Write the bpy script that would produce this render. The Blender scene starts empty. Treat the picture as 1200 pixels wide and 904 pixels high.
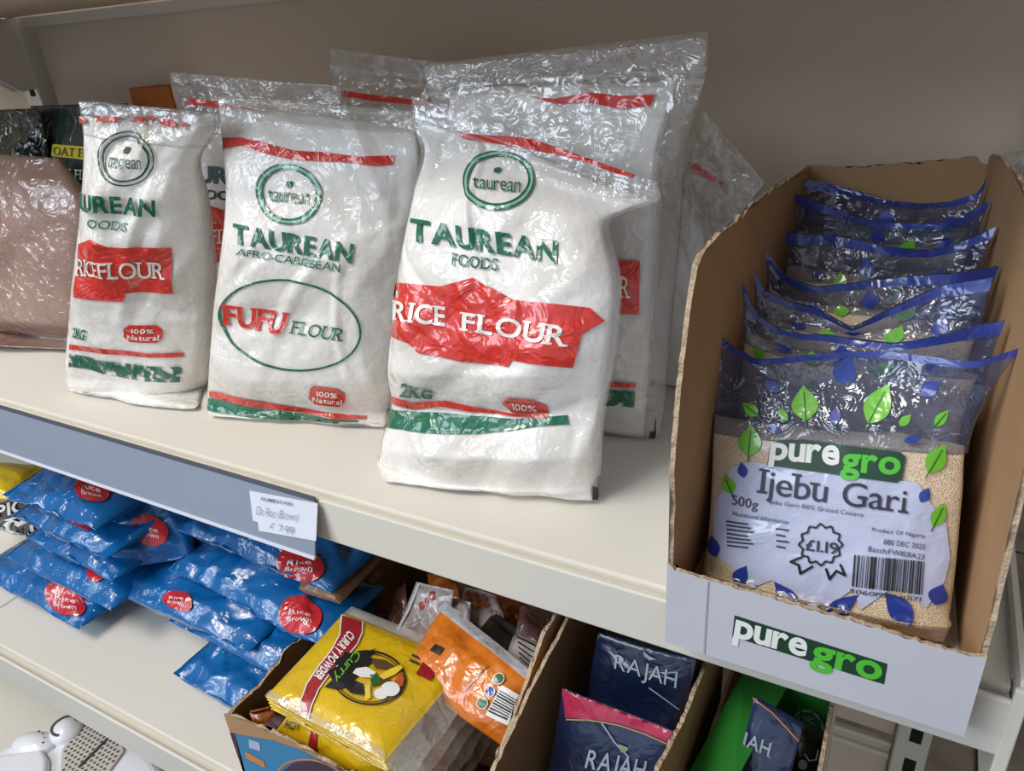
import bpy, bmesh, math, random
import numpy as np
from mathutils import Vector, Matrix

# ------------------------------------------------------------------ camera, light, exposure
sc = bpy.context.scene
COL = sc.collection
CAMH = 0.313                                   # the main shelf top is z = 0
VX = np.array([-1100-600., 154-452.]); VY = np.array([1130-600., -20-452.])
FPX = math.sqrt(-(VX @ VY))
_X = -np.array([VX[0], -VX[1], -FPX]); _X /= np.linalg.norm(_X)
_Y = -np.array([VY[0], -VY[1], -FPX]); _Y = -_Y/np.linalg.norm(_Y)
_Z = np.cross(_X, _Y)
ROT = np.stack([_X, _Y, _Z], 1)                # world -> camera
camd = bpy.data.cameras.new('camera'); cam = bpy.data.objects.new('camera', camd); COL.objects.link(cam)
camd.sensor_fit = 'HORIZONTAL'; camd.sensor_width = 36; camd.lens = FPX/1200*36
camd.clip_start = 0.01
M4 = Matrix([list(r) for r in ROT.T]).to_4x4(); M4.translation = Vector((0, 0, CAMH))
cam.matrix_world = M4
sc.camera = cam

w = bpy.data.worlds.new('world'); sc.world = w; w.use_nodes = True
w.node_tree.nodes['Background'].inputs[0].default_value = (0.80, 0.87, 1.0, 1)
w.node_tree.nodes['Background'].inputs[1].default_value = 0.6

def area(name, loc, target, sx, sy, power, color):
    d = bpy.data.lights.new(name, 'AREA'); d.shape = 'RECTANGLE'; d.size = sx; d.size_y = sy
    d.energy = power; d.color = color
    o = bpy.data.objects.new(name, d); COL.objects.link(o); o.location = loc
    o.rotation_euler = (Vector(target)-Vector(loc)).to_track_quat('-Z', 'Y').to_euler()
    return o
area('shop_window_light', (-1.7, -2.0, 1.42), (-0.4, 0.4, 0.0), 2.2, 0.9, 42, (0.74, 0.86, 1.0))
area('ceiling_light', (-1.1, -0.70, 1.90), (-0.5, 0.1, 0), 1.2, 0.7, 44, (1.0, 0.945, 0.88))
area('aisle_light', (1.2, 2.0, 1.90), (1.2, 2.0, 0), 1.2, 0.6, 12, (1.0, 0.92, 0.8))

sc.view_settings.view_transform = 'Standard'; sc.view_settings.look = 'None'
sc.view_settings.gamma = 1; sc.view_settings.use_curve_mapping = False
sc.view_settings.exposure = 0.0

# ------------------------------------------------------------------ helpers
def ray(px, py):
    return ROT.T @ np.array([px-600., -(py-452.), -FPX])
def atY(px, py, Y):
    r = ray(px, py); t = Y/r[1]; return np.array([r[0]*t, Y, CAMH+r[2]*t])
def atZ(px, py, Z):
    r = ray(px, py); t = (Z-CAMH)/r[2]; return np.array([r[0]*t, r[1]*t, Z])
def atX(px, py, X):
    r = ray(px, py); t = X/r[0]; return np.array([X, r[1]*t, CAMH+r[2]*t])
def project(P):
    v = (np.asarray(P)-np.array([0, 0, CAMH])) @ ROT.T
    return np.stack([600+FPX*v[..., 0]/-v[..., 2], 452-FPX*v[..., 1]/-v[..., 2]], -1)

def lin(h):
    h = h.lstrip('#'); c = [int(h[i:i+2], 16)/255 for i in (0, 2, 4)]
    return tuple(x/12.92 if x <= .04045 else ((x+.055)/1.055)**2.4 for x in c)+(1,)

MATS = {}
def mat(name, color, rough=.5, coat=0, bump=0, bscale=60, bdist=.002, metal=0, var=0, vscale=20, col2=None, fine=0, spec=.5,
        crumple=0, trans=0, coat_rough=.08, sss=0, wear=0, wscale=90):
    """procedural principled material with optional crinkle bump, grain, colour variation and worn gaps"""
    if name in MATS: return MATS[name]
    m = bpy.data.materials.new(name); m.use_nodes = True; MATS[name] = m
    nt = m.node_tree; N = nt.nodes; L = nt.links
    b = N['Principled BSDF']; out = N['Material Output']
    c = lin(color) if isinstance(color, str) else color
    b.inputs['Base Color'].default_value = c; b.inputs['Roughness'].default_value = rough
    b.inputs['Metallic'].default_value = metal; b.inputs['Specular IOR Level'].default_value = spec
    b.inputs['Coat Weight'].default_value = coat; b.inputs['Coat Roughness'].default_value = coat_rough
    b.inputs['Transmission Weight'].default_value = trans
    tc = N.new('ShaderNodeTexCoord')
    if var:
        n = N.new('ShaderNodeTexNoise'); n.inputs['Scale'].default_value = vscale; n.inputs['Detail'].default_value = 6
        L.new(tc.outputs['Object'], n.inputs['Vector'])
        mx = N.new('ShaderNodeMix'); mx.data_type = 'RGBA'
        c2 = lin(col2) if col2 else tuple(x*(1-var) for x in c[:3])+(1,)
        mx.inputs['A'].default_value = c; mx.inputs['B'].default_value = c2
        cr = N.new('ShaderNodeMapRange'); cr.inputs['From Min'].default_value = .4; cr.inputs['From Max'].default_value = .65
        L.new(n.outputs['Fac'], cr.inputs['Value']); L.new(cr.outputs['Result'], mx.inputs['Factor'])
        L.new(mx.outputs['Result'], b.inputs['Base Color'])
    prev = None
    if bump:
        n = N.new('ShaderNodeTexNoise'); n.inputs['Scale'].default_value = bscale; n.inputs['Detail'].default_value = 4
        L.new(tc.outputs['Object'], n.inputs['Vector'])
        bp = N.new('ShaderNodeBump'); bp.inputs['Strength'].default_value = bump; bp.inputs['Distance'].default_value = bdist
        L.new(n.outputs['Fac'], bp.inputs['Height']); prev = bp
    if fine:
        n = N.new('ShaderNodeTexVoronoi'); n.inputs['Scale'].default_value = fine
        L.new(tc.outputs['Object'], n.inputs['Vector'])
        bp = N.new('ShaderNodeBump'); bp.inputs['Strength'].default_value = .8; bp.inputs['Distance'].default_value = .0008; bp.invert = True
        L.new(n.outputs['Distance'], bp.inputs['Height'])
        if prev: L.new(prev.outputs['Normal'], bp.inputs['Normal'])
        prev = bp
    cru = None
    if crumple:
        # crinkled film: distorted voronoi facets for sharp creases plus soft noise
        n1 = N.new('ShaderNodeTexNoise'); n1.inputs['Scale'].default_value = 14; n1.inputs['Detail'].default_value = 3
        L.new(tc.outputs['Object'], n1.inputs['Vector'])
        ad = N.new('ShaderNodeVectorMath'); ad.operation = 'MULTIPLY_ADD'
        L.new(n1.outputs['Color'], ad.inputs[0]); ad.inputs[1].default_value = (.05, .05, .05)
        L.new(tc.outputs['Object'], ad.inputs[2])
        v = N.new('ShaderNodeTexVoronoi'); v.feature = 'F1'; v.inputs['Scale'].default_value = 38
        L.new(ad.outputs[0], v.inputs['Vector'])
        n2 = N.new('ShaderNodeTexNoise'); n2.inputs['Scale'].default_value = 55; n2.inputs['Detail'].default_value = 2
        n2.inputs['Distortion'].default_value = 1.2
        L.new(tc.outputs['Object'], n2.inputs['Vector'])
        sm = N.new('ShaderNodeMath'); sm.operation = 'ADD'
        L.new(v.outputs['Distance'], sm.inputs[0]); L.new(n2.outputs['Fac'], sm.inputs[1])
        cru = N.new('ShaderNodeBump'); cru.inputs['Strength'].default_value = crumple; cru.inputs['Distance'].default_value = .004
        L.new(sm.outputs[0], cru.inputs['Height'])
        if prev and not coat: L.new(prev.outputs['Normal'], cru.inputs['Normal'])
    if prev: L.new(prev.outputs['Normal'], b.inputs['Normal'])
    if cru:
        if coat: L.new(cru.outputs['Normal'], b.inputs['Coat Normal'])
        if not coat or not prev: L.new(cru.outputs['Normal'], b.inputs['Normal'])
    if wear:
        n = N.new('ShaderNodeTexNoise'); n.inputs['Scale'].default_value = wscale; n.inputs['Detail'].default_value = 5
        L.new(tc.outputs['Object'], n.inputs['Vector'])
        cr = N.new('ShaderNodeMapRange'); cr.inputs['From Min'].default_value = wear-.03; cr.inputs['From Max'].default_value = wear+.03
        L.new(n.outputs['Fac'], cr.inputs['Value'])
        tr = N.new('ShaderNodeBsdfTransparent'); ms = N.new('ShaderNodeMixShader')
        L.new(cr.outputs['Result'], ms.inputs['Fac']); L.new(tr.outputs[0], ms.inputs[1]); L.new(b.outputs[0], ms.inputs[2])
        L.new(ms.outputs[0], out.inputs['Surface'])
    return m

def film(name, tint='#ffffff', haze=.06, hazecol='#ffffff', crumple=.8, gloss=1.0, rough=.08):
    """thin clear plastic film: transparent, a little milky, crinkled reflections"""
    if name in MATS: return MATS[name]
    m = bpy.data.materials.new(name); m.use_nodes = True; MATS[name] = m
    nt = m.node_tree; N = nt.nodes; L = nt.links; N.remove(N['Principled BSDF']); out = N['Material Output']
    tc = N.new('ShaderNodeTexCoord')
    n1 = N.new('ShaderNodeTexNoise'); n1.inputs['Scale'].default_value = 16; n1.inputs['Detail'].default_value = 3
    L.new(tc.outputs['Object'], n1.inputs['Vector'])
    ad = N.new('ShaderNodeVectorMath'); ad.operation = 'MULTIPLY_ADD'
    L.new(n1.outputs['Color'], ad.inputs[0]); ad.inputs[1].default_value = (.06, .06, .06); L.new(tc.outputs['Object'], ad.inputs[2])
    v = N.new('ShaderNodeTexVoronoi'); v.inputs['Scale'].default_value = 45; L.new(ad.outputs[0], v.inputs['Vector'])
    n2 = N.new('ShaderNodeTexNoise'); n2.inputs['Scale'].default_value = 70; n2.inputs['Distortion'].default_value = 1.5
    L.new(tc.outputs['Object'], n2.inputs['Vector'])
    sm = N.new('ShaderNodeMath'); sm.operation = 'ADD'; L.new(v.outputs['Distance'], sm.inputs[0]); L.new(n2.outputs['Fac'], sm.inputs[1])
    bp = N.new('ShaderNodeBump'); bp.inputs['Strength'].default_value = crumple; bp.inputs['Distance'].default_value = .005
    L.new(sm.outputs[0], bp.inputs['Height'])
    tr = N.new('ShaderNodeBsdfTransparent'); tr.inputs[0].default_value = lin(tint)
    df = N.new('ShaderNodeBsdfDiffuse'); df.inputs[0].default_value = lin(hazecol); L.new(bp.outputs[0], df.inputs['Normal'])
    gl = N.new('ShaderNodeBsdfAnisotropic'); gl.inputs['Roughness'].default_value = rough; L.new(bp.outputs[0], gl.inputs['Normal'])
    m1 = N.new('ShaderNodeMixShader'); m1.inputs[0].default_value = haze; L.new(tr.outputs[0], m1.inputs[1]); L.new(df.outputs[0], m1.inputs[2])
    lw = N.new('ShaderNodeLayerWeight'); lw.inputs['Blend'].default_value = .5
    pw = N.new('ShaderNodeMath'); pw.operation = 'POWER'; L.new(lw.outputs['Facing'], pw.inputs[0]); pw.inputs[1].default_value = 3.5
    fr = N.new('ShaderNodeMath'); fr.operation = 'MULTIPLY_ADD'; L.new(pw.outputs[0], fr.inputs[0]); fr.inputs[1].default_value = .45; fr.inputs[2].default_value = .07
    mu = N.new('ShaderNodeMath'); mu.operation = 'MULTIPLY'; mu.inputs[1].default_value = gloss; mu.use_clamp = True; L.new(fr.outputs[0], mu.inputs[0])
    m2 = N.new('ShaderNodeMixShader'); L.new(mu.outputs[0], m2.inputs[0]); L.new(m1.outputs[0], m2.inputs[1]); L.new(gl.outputs[0], m2.inputs[2])
    L.new(m2.outputs[0], out.inputs['Surface'])
    return m

def link(name, me, mats, parent=None):
    o = bpy.data.objects.new(name, me); COL.objects.link(o)
    for m in (mats if isinstance(mats, (list, tuple)) else [mats]): me.materials.append(m)
    if parent is not None: o.parent = parent
    return o
def meshobj(name, verts, faces, mats, parent=None, smooth=False, fmats=None):
    me = bpy.data.meshes.new(name); me.from_pydata([tuple(map(float, v)) for v in verts], [], [tuple(map(int, f)) for f in faces])
    if smooth: me.polygons.foreach_set('use_smooth', [True]*len(me.polygons))
    o = link(name, me, mats, parent)
    if fmats is not None: me.polygons.foreach_set('material_index', fmats)
    me.update(); return o
def tag(o, label, cat=None, group=None, kind=None):
    if label: o['label'] = label
    if cat: o['category'] = cat
    if group: o['group'] = group
    if kind: o['kind'] = kind
    return o
def thing(name, label, cat, loc=(0, 0, 0), group=None):
    """an Empty at the thing's base; parts are given in world space and re-seated below it"""
    o = bpy.data.objects.new(name, None); COL.objects.link(o); o.empty_display_size = .02
    o.location = loc; tag(o, label, cat, group); ROOTS.append(o); return o
ROOTS = []
def bm_obj(name, bm, mats, parent=None, smooth=False):
    me = bpy.data.meshes.new(name); bm.normal_update(); bm.to_mesh(me); bm.free()
    if smooth: me.polygons.foreach_set('use_smooth', [True]*len(me.polygons))
    return link(name, me, mats, parent)
def add_box(bm, lo, hi, bev=0, mi=0):
    lo = Vector(lo); hi = Vector(hi)
    r = bmesh.ops.create_cube(bm, size=1, matrix=Matrix.Translation((lo+hi)/2) @ Matrix.Diagonal((*(hi-lo), 1)))
    vs = r['verts']; fs = {f for v in vs for f in v.link_faces}
    for f in fs: f.material_index = mi
    if bev:
        es = {e for v in vs for e in v.link_edges}
        bmesh.ops.bevel(bm, geom=list(es), offset=bev, segments=2, affect='EDGES', profile=.5)
def box(name, lo, hi, m, parent=None, bev=0):
    bm = bmesh.new(); add_box(bm, lo, hi, bev); return bm_obj(name, bm, m, parent)

# ------------------------------------------------------------------ lettering
GL = {}
def glyph(ch, bold, res=4):
    k = (ch, bold)
    if k in GL: return GL[k]
    cu = bpy.data.curves.new('g', 'FONT'); cu.body = ch; cu.size = 1; cu.offset = bold; cu.resolution_u = res; cu.fill_mode = 'FRONT'
    o = bpy.data.objects.new('g', cu); COL.objects.link(o)
    bpy.context.view_layer.update()
    me = bpy.data.meshes.new_from_object(o.evaluated_get(bpy.context.evaluated_depsgraph_get()))
    V = np.array([v.co[:2] for v in me.vertices]).reshape(-1, 2); Fc = [tuple(p.vertices) for p in me.polygons]
    bpy.data.objects.remove(o); bpy.data.curves.remove(cu); bpy.data.meshes.remove(me)
    GL[k] = (V, Fc); return GL[k]
# serif slabs: x centre as fraction of the glyph's width, y: 0 foot, 1 top
SER = {'R': [(.12, 0), (.9, 0), (.12, 1)], 'I': [(.5, 0), (.5, 1)], 'E': [(.12, 0), (.12, 1)], 'F': [(.15, 0), (.15, 1)],
       'L': [(.15, 0), (.15, 1)], 'U': [(.1, 1), (.9, 1)], 'D': [(.1, 0), (.1, 1)], 'N': [(.1, 0), (.1, 1), (.9, 1)], 'T': [(.5, 0)],
       'A': [(.08, 0), (.92, 0)], 'K': [(.12, 0), (.9, 0), (.12, 1)], 'i': [(.5, 0)], 'r': [(.2, 0)], 'u': [(.1, .74)], 'b': [(.05, 1)],
       'a': [(.9, 0)], 'G': [(.85, .45)], 'C': [], 'O': [], 'S': []}
def text2d(s, bold=0., serif=False, space=.08, shear=0):
    """text as 2-D verts (0..1, y down) + faces, laid out letter by letter"""
    V, Fc, x = [], [], 0.; n = 0
    for ch in s:
        if ch == ' ': x += .33; continue
        v, f = glyph(ch, bold)
        if not len(v): x += .3; continue
        v = v.copy(); x0, x1 = v[:, 0].min(), v[:, 0].max(); v[:, 0] += x-x0
        V.append(v); Fc += [tuple(i+n for i in q) for q in f]; n += len(v)
        wd = x1-x0
        if serif:
            for fx, fy in SER.get(ch, []):
                cx = x+fx*wd; y = fy*.7; hw = .13; hh = .035
                yy = y+hh if fy == 0 else y-hh
                V.append(np.array([[cx-hw, yy-hh], [cx+hw, yy-hh], [cx+hw, yy+hh], [cx-hw, yy+hh]])); Fc.append((n, n+1, n+2, n+3)); n += 4
        x += wd+space
    V = np.concatenate(V); V[:, 0] += shear*V[:, 1]
    lo = V.min(0); hi = V.max(0); V = (V-lo)/(hi-lo); V[:, 1] = 1-V[:, 1]
    return V, Fc
def cut2d(V, Fc, nx, ny):
    bm = bmesh.new(); vs = [bm.verts.new((a, b, 0)) for a, b in V]
    for f in Fc:
        try: bm.faces.new([vs[i] for i in f])
        except ValueError: pass
    lo = V.min(0); hi = V.max(0)
    for ax, n in ((0, nx), (1, ny)):
        for k in range(1, n):
            co = [0, 0, 0]; co[ax] = lo[ax]+(hi[ax]-lo[ax])*k/n; no = [0, 0, 0]; no[ax] = 1
            bmesh.ops.bisect_plane(bm, geom=bm.verts[:]+bm.edges[:]+bm.faces[:], plane_co=co, plane_no=no, dist=1e-7)
    bmesh.ops.triangulate(bm, faces=[f for f in bm.faces if len(f.verts) > 4])
    bm.verts.index_update()
    V2 = np.array([v.co[:2] for v in bm.verts]); F2 = [tuple(v.index for v in f.verts) for f in bm.faces]; bm.free()
    return V2, F2
def quadmap(V, q):
    q = np.array(q, float); a = V[:, :1]; b = V[:, 1:]
    return q[0]*(1-a)*(1-b)+q[1]*a*(1-b)+q[2]*a*b+q[3]*(1-a)*b

class Sheet:
    """anything with F(s,t)->points that print can lie on"""
    def normal(self, s, t):
        e = .004
        d1 = self.base(np.clip(s+e, 0, 1), t)-self.base(np.clip(s-e, 0, 1), t)
        d2 = self.base(s, np.clip(t+e, 0, 1))-self.base(s, np.clip(t-e, 0, 1))
        n = np.cross(d2, d1); n /= np.linalg.norm(n, axis=-1, keepdims=True)+1e-12
        sg = np.sign(n @ self.n); return n*np.where(sg == 0, 1, sg)[:, None]
    def px2st(self, P):
        if not hasattr(self, 'grid'):
            s, t = np.meshgrid(np.linspace(.01, .99, 70), np.linspace(0.01, .99, 90))
            self.gs = s.ravel(); self.gt = t.ravel(); self.grid = project(self.base(self.gs, self.gt))
        idx = np.concatenate([((P[k:k+400, None, :]-self.grid[None])**2).sum(-1).argmin(1) for k in range(0, len(P), 400)])
        s = self.gs[idx].copy(); t = self.gt[idx].copy(); e = .01
        for _ in range(3):
            p0 = project(self.base(s, t)); a = (project(self.base(s+e, t))-p0)/e; b = (project(self.base(s, t+e))-p0)/e
            d = P-p0; det = a[:, 0]*b[:, 1]-a[:, 1]*b[:, 0]; det = np.where(np.abs(det) < 1e-3, 1e9, det)
            ds = (d[:, 0]*b[:, 1]-d[:, 1]*b[:, 0])/det; dt = (a[:, 0]*d[:, 1]-a[:, 1]*d[:, 0])/det
            s = np.clip(s+np.clip(ds, -.05, .05), .0, 1.); t = np.clip(t+np.clip(dt, -.05, .05), 0., 1.)
        return s, t
    def put(self, name, V, Fc, m, parent, eps=.0006, st=False):
        eps += getattr(self, 'amp', 0)*.16
        s, t = (V[:, 0], V[:, 1]) if st else self.px2st(V)
        P = self.F(s, t)+self.normal(s, t)*eps
        return meshobj(name, P, Fc, m, parent, smooth=True)
    def text(self, s, quad, m, parent, name='lettering', bold=.0, serif=False, space=.08, shear=0, eps=.0009, nx=None, ny=3):
        V, Fc = text2d(s, bold, serif, space, shear); V, Fc = cut2d(V, Fc, nx or max(4, 3*len(s)), ny)
        return self.put(name, quadmap(V, quad), Fc, m, parent, eps)
    def poly(self, pts, m, parent, name='printed_shape', eps=.0006, nx=12, ny=6):
        V = np.array(pts, float); sp = V.max(0)-V.min(0); nx = max(nx, int(sp[0]/5)); ny = max(ny, int(sp[1]/5)); V2, F2 = cut2d(V, [tuple(range(len(V)))], nx, ny)
        return self.put(name, V2, F2, m, parent, eps)
    def ring(self, c, rx, ry, wd, m, parent, name='printed_ring', ang=0, eps=.0007, wob=0, n=48):
        a = np.linspace(0, 2*np.pi, n, endpoint=False); out = []
        for k in (0, 1):
            r = 1+wob*np.sin(2*a+1)*.5
            x = (rx-k*wd)*np.cos(a)*r; y = (ry-k*wd)*np.sin(a)*r
            out.append(np.stack([c[0]+x*math.cos(ang)-y*math.sin(ang), c[1]+x*math.sin(ang)+y*math.cos(ang)], -1))
        V = np.concatenate(out); Fc = [(i, (i+1) % n, n+(i+1) % n, n+i) for i in range(n)]
        return self.put(name, V, Fc, m, parent, eps)
    def disc(self, c, rx, ry, m, parent, name='printed_disc', ang=0, eps=.0006, n=28, cuts=6):
        a = np.linspace(0, 2*np.pi, n, endpoint=False); x = rx*np.cos(a); y = ry*np.sin(a)
        return self.poly(np.stack([c[0]+x*math.cos(ang)-y*math.sin(ang), c[1]+x*math.sin(ang)+y*math.cos(ang)], -1), m, parent, name, eps, cuts, cuts)

class Flat(Sheet):
    def __init__(self, tl, tr, br, bl):
        self.q = [np.array(p, float) for p in (tl, tr, br, bl)]
        n = np.cross(self.q[1]-self.q[0], self.q[3]-self.q[0]); n /= np.linalg.norm(n)
        c = sum(self.q)/4; self.n = n if n @ (np.array([0, 0, CAMH])-c) > 0 else -n
    def F(self, s, t):
        s = np.asarray(s)[:, None]; t = np.asarray(t)[:, None]; q = self.q
        return q[0]*(1-s)*(1-t)+q[1]*s*(1-t)+q[2]*s*t+q[3]*(1-s)*t
    base = F

class Pouch(Sheet):
    """a sealed bag. rows: (t, left, right, Yl, Yr, thickness); left/right are photograph points taken at depth Y
    (Y None: the point is where it meets the shelf at z=floor+4mm) or ready 3-D points"""
    def __init__(self, rows, seed=0, amp=.0015, ncr=26, floor=None, sag=0, p=2.6, q=.55, curve=0, n=None, wmin=.005, wmax=.03, edge=None):
        self.t = np.array([r[0] for r in rows]); L = []; R = []
        for t, l, r, yl, yr, th in rows:
            L.append(np.array(l) if len(l) == 3 else (atZ(*l, floor+.004) if yl is None else atY(*l, yl)))
            R.append(np.array(r) if len(r) == 3 else (atZ(*r, floor+.004) if yr is None else atY(*r, yr)))
        self.L = np.array(L); self.R = np.array(R); self.T = np.array([r[5] for r in rows])
        self.floor = floor; self.sag = sag; self.edge = edge; self.p = p; self.q = q; self.curve = curve
        W = (self.R-self.L).mean(0); D = (self.L+self.R)[-1]/2-(self.L+self.R)[0]/2
        if n is None:
            n = np.cross(W, D); n /= np.linalg.norm(n)
            if n @ (np.array([0, 0, CAMH])-self.L.mean(0)) < 0: n = -n
        self.n = np.array(n, float); self.W = np.linalg.norm(W); self.H = np.linalg.norm(D)
        rg = np.random.RandomState(seed); self.amp = amp
        self.cr = []
        for k in range(ncr):
            th = rg.uniform(0, np.pi); c = np.array([rg.uniform(0, self.W), rg.uniform(0, self.H)])
            self.cr.append((c, np.array([np.cos(th), np.sin(th)]), rg.uniform(wmin, wmax), rg.uniform(.02, .09), rg.uniform(-1, 1)))
        self.wav = [(rg.uniform(15, 60), rg.uniform(15, 60), rg.uniform(0, 6), rg.uniform(-1, 1)) for _ in range(8)]
    def interp(self, A, t):
        # smooth monotone-ish cubic through the rows
        x = self.t; d = np.gradient(A, x, axis=0); i = np.clip(np.searchsorted(x, t)-1, 0, len(x)-2)
        h = (x[i+1]-x[i]); u = (t-x[i])/h
        if A.ndim == 2: u = u[:, None]; h = h[:, None]
        return (2*u**3-3*u**2+1)*A[i]+(u**3-2*u**2+u)*h*d[i]+(-2*u**3+3*u**2)*A[i+1]+(u**3-u**2)*h*d[i+1]
    def prof(self, s): return np.maximum(0, 1-np.abs(2*s-1)**self.p)**self.q
    def base(self, s, t, side=1):
        s = np.asarray(s, float); t = np.clip(np.asarray(t, float), 0, 1); sc_ = np.clip(s, 0, 1)
        L = self.interp(self.L, t); R = self.interp(self.R, t); T = np.maximum(0, np.interp(t, self.t, self.T))
        P = L+(R-L)*s[:, None]+self.n*(side*T/2*self.prof(sc_))[:, None]
        if self.sag: P[:, 2] -= self.sag*(4*sc_*(1-sc_))*np.clip(1-t/.35, 0, 1)
        if self.edge is not None:
            k = np.clip(1-t/.22, 0, 1); P[:, 2] += np.interp(sc_, *self.edge)*k
            P[:, 1] += .006*np.sin(sc_*9+self.L[0][1]*70)*k*np.minimum(1, 6*np.minimum(sc_, 1-sc_))
        if self.floor is not None: P[:, 2] = np.maximum(P[:, 2], self.floor+.0012)
        return P
    def disp(self, s, t):
        x = s*self.W; y = t*self.H; h = np.zeros_like(x)
        for c, d, w_, ln, a in self.cr:
            rx = x-c[0]; ry = y-c[1]; al = rx*d[0]+ry*d[1]; ac = -rx*d[1]+ry*d[0]+.15*al*al/ln
            h += a*np.maximum(0, 1-np.sqrt(ac*ac+2.5e-6)/w_)*np.exp(-(al/ln)**2)
        for fx, fy, ph, a in self.wav: h += .25*a*np.sin(fx*x+fy*y+ph)
        return h*self.amp
    def F(self, s, t, side=1):
        s = np.asarray(s, float); t = np.asarray(t, float)
        P = self.base(s, t, side)
        e = np.minimum(1, np.minimum(s, 1-s)*10)
        P = P+self.n*(self.disp(s if side > 0 else 1-s, t)*e*side+self.curve*0)[:, None]
        if self.floor is not None: P[:, 2] = np.maximum(P[:, 2], self.floor+(.0026 if side > 0 else .0012))
        return P
    def shell(self, name, m, parent, t0=0., t1=1., ns=60, nt=80, top=None, inset=0, both=True, off=0):
        """closed two-sided skin between t0(s) and t1; top: function s->t for a wavy fill line"""
        S = np.linspace(inset, 1-inset, ns); TT = np.linspace(0, 1, nt)
        V = []; Fc = []
        for side in (1, -1):
            s, u = np.meshgrid(S, TT); s = s.ravel(); u = u.ravel()
            a = top(s) if top is not None else t0
            t = a+(t1-a)*u
            P = self.F(s, t, side)
            if top is not None:                      # close the top of the filling softly
                c = self.base(s, t, 1)*.5+self.base(s, t, -1)*.5
                k = np.clip(u/.045, 0, 1); k = np.sqrt(1-(1-k)**2)[:, None]
                P = c+(P-c)*k
            if off: P = P+self.n*side*off
            V.append(P)
            if not both: break
        k = ns*nt
        def id_(sd, i, j): return sd*k+j*ns+i
        for sd in range(2 if both else 1):
            for j in range(nt-1):
                for i in range(ns-1):
                    q = (id_(sd, i, j), id_(sd, i+1, j), id_(sd, i+1, j+1), id_(sd, i, j+1))
                    Fc.append(q if sd else q[::-1])
        if both:
            for j in range(nt-1):
                Fc.append((id_(0, 0, j), id_(1, 0, j), id_(1, 0, j+1), id_(0, 0, j+1)))
                Fc.append((id_(0, ns-1, j+1), id_(1, ns-1, j+1), id_(1, ns-1, j), id_(0, ns-1, j)))
            for i in range(ns-1):
                Fc.append((id_(0, i+1, 0), id_(1, i+1, 0), id_(1, i, 0), id_(0, i, 0)))
                Fc.append((id_(0, i, nt-1), id_(1, i, nt-1), id_(1, i+1, nt-1), id_(0, i+1, nt-1)))
        o = meshobj(name, np.concatenate(V), Fc, m, parent, smooth=True)
        return o
    def strip(self, name, m, parent, s0, s1, t0, t1, ns=40, nt=4, eps=.0008, side=1):
        s, t = np.meshgrid(np.linspace(s0, s1, ns), np.linspace(t0, t1, nt)); s = s.ravel(); t = t.ravel()
        P = self.F(s, t, side)+self.n*eps*side
        Fc = [(j*ns+i, (j+1)*ns+i, (j+1)*ns+i+1, j*ns+i+1) for j in range(nt-1) for i in range(ns-1)]
        return meshobj(name, P, Fc, m, parent, smooth=True)
    def foot(self):
        c = (self.L[-1]+self.R[-1])/2; return (c[0], c[1], self.floor if self.floor is not None else c[2])

def wavy(t0, amp, seed, slope=0):
    rg = random.Random(seed); ph = [rg.uniform(0, 6) for _ in range(3)]
    return lambda s: t0+slope*(s-.5)+amp*(.6*np.sin(7*s+ph[0])+.3*np.sin(15*s+ph[1])+.2*np.sin(31*s+ph[2]))

def leaf_pts(c, ln, wd, ang):
    """leaf outline: round base, pointed tip; ang = direction of the tip in the print (degrees, 0 right, 90 up)"""
    a = math.radians(ang); d = (math.cos(a), -math.sin(a)); p = (-d[1], d[0]); out = []
    for k in range(13):
        u = k/12; out.append((u-.5, .52*math.sin(math.pi*u**.8)**1.15 if 0 < u < 1 else 0))
    prof = out+[(u, -h) for u, h in out[-2:0:-1]]
    return [(c[0]+u*ln*d[0]+h*wd*p[0], c[1]+u*ln*d[1]+h*wd*p[1]) for u, h in prof]
def vein_pts(c, ln, ang, wd):
    a = math.radians(ang); d = (math.cos(a), -math.sin(a)); p = (-d[1], d[0])
    return [(c[0]+u*ln*d[0]+h*wd*p[0], c[1]+u*ln*d[1]+h*wd*p[1]) for u, h in ((-.68, -.5), (-.68, .5), (.3, .3), (.3, -.3))]

# ------------------------------------------------------------------ materials
M_shelf = mat('cream_shelf_paint', '#e3ded2', .42, var=.05, vscale=3, bump=.03, bscale=400, spec=.4)
M_back = mat('cream_panel_paint', '#dccbb6', .5, var=.06, vscale=2, spec=.35)
M_edge = mat('cream_lip_paint', '#dfdbd0', .38, spec=.45)
M_dark = mat('dark_slot', '#15120f', .8)
M_fl = mat('floor_tile', '#8f867c', .55, var=.25, vscale=25, col2='#77706a', bump=.1, bscale=80)
M_grout = mat('tile_grout', '#5d564f', .9)
M_wall = mat('shop_wall_paint', '#b9b2a6', .8)
M_ceil = mat('ceiling_paint', '#d5d0c6', .8)
M_flour = mat('flour_in_film', '#f1ede7', .65, coat=1.0, crumple=1.0, var=.06, vscale=11, col2='#ddd7cd', bump=.9, bscale=70, bdist=.002, coat_rough=.07)
M_red = mat('print_red', '#d93226', .4, coat=1.0, coat_rough=.07, crumple=.9)
M_redw = mat('print_red_worn', '#d03a2c', .4, coat=1.0, coat_rough=.07, crumple=.9, wear=.47, wscale=130)
M_green = mat('print_green', '#0f6a4b', .4, coat=1.0, coat_rough=.07, crumple=.9)
M_greenw = mat('print_green_worn', '#14604a', .4, coat=1.0, coat_rough=.07, crumple=.9, wear=.45, wscale=120)
M_pgreen = mat('print_pale_green', '#9cc7b4', .4, coat=1.0, coat_rough=.07, crumple=.9)
M_white = mat('print_white', '#f3efe9', .4, coat=1.0, coat_rough=.07, crumple=.9)
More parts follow.
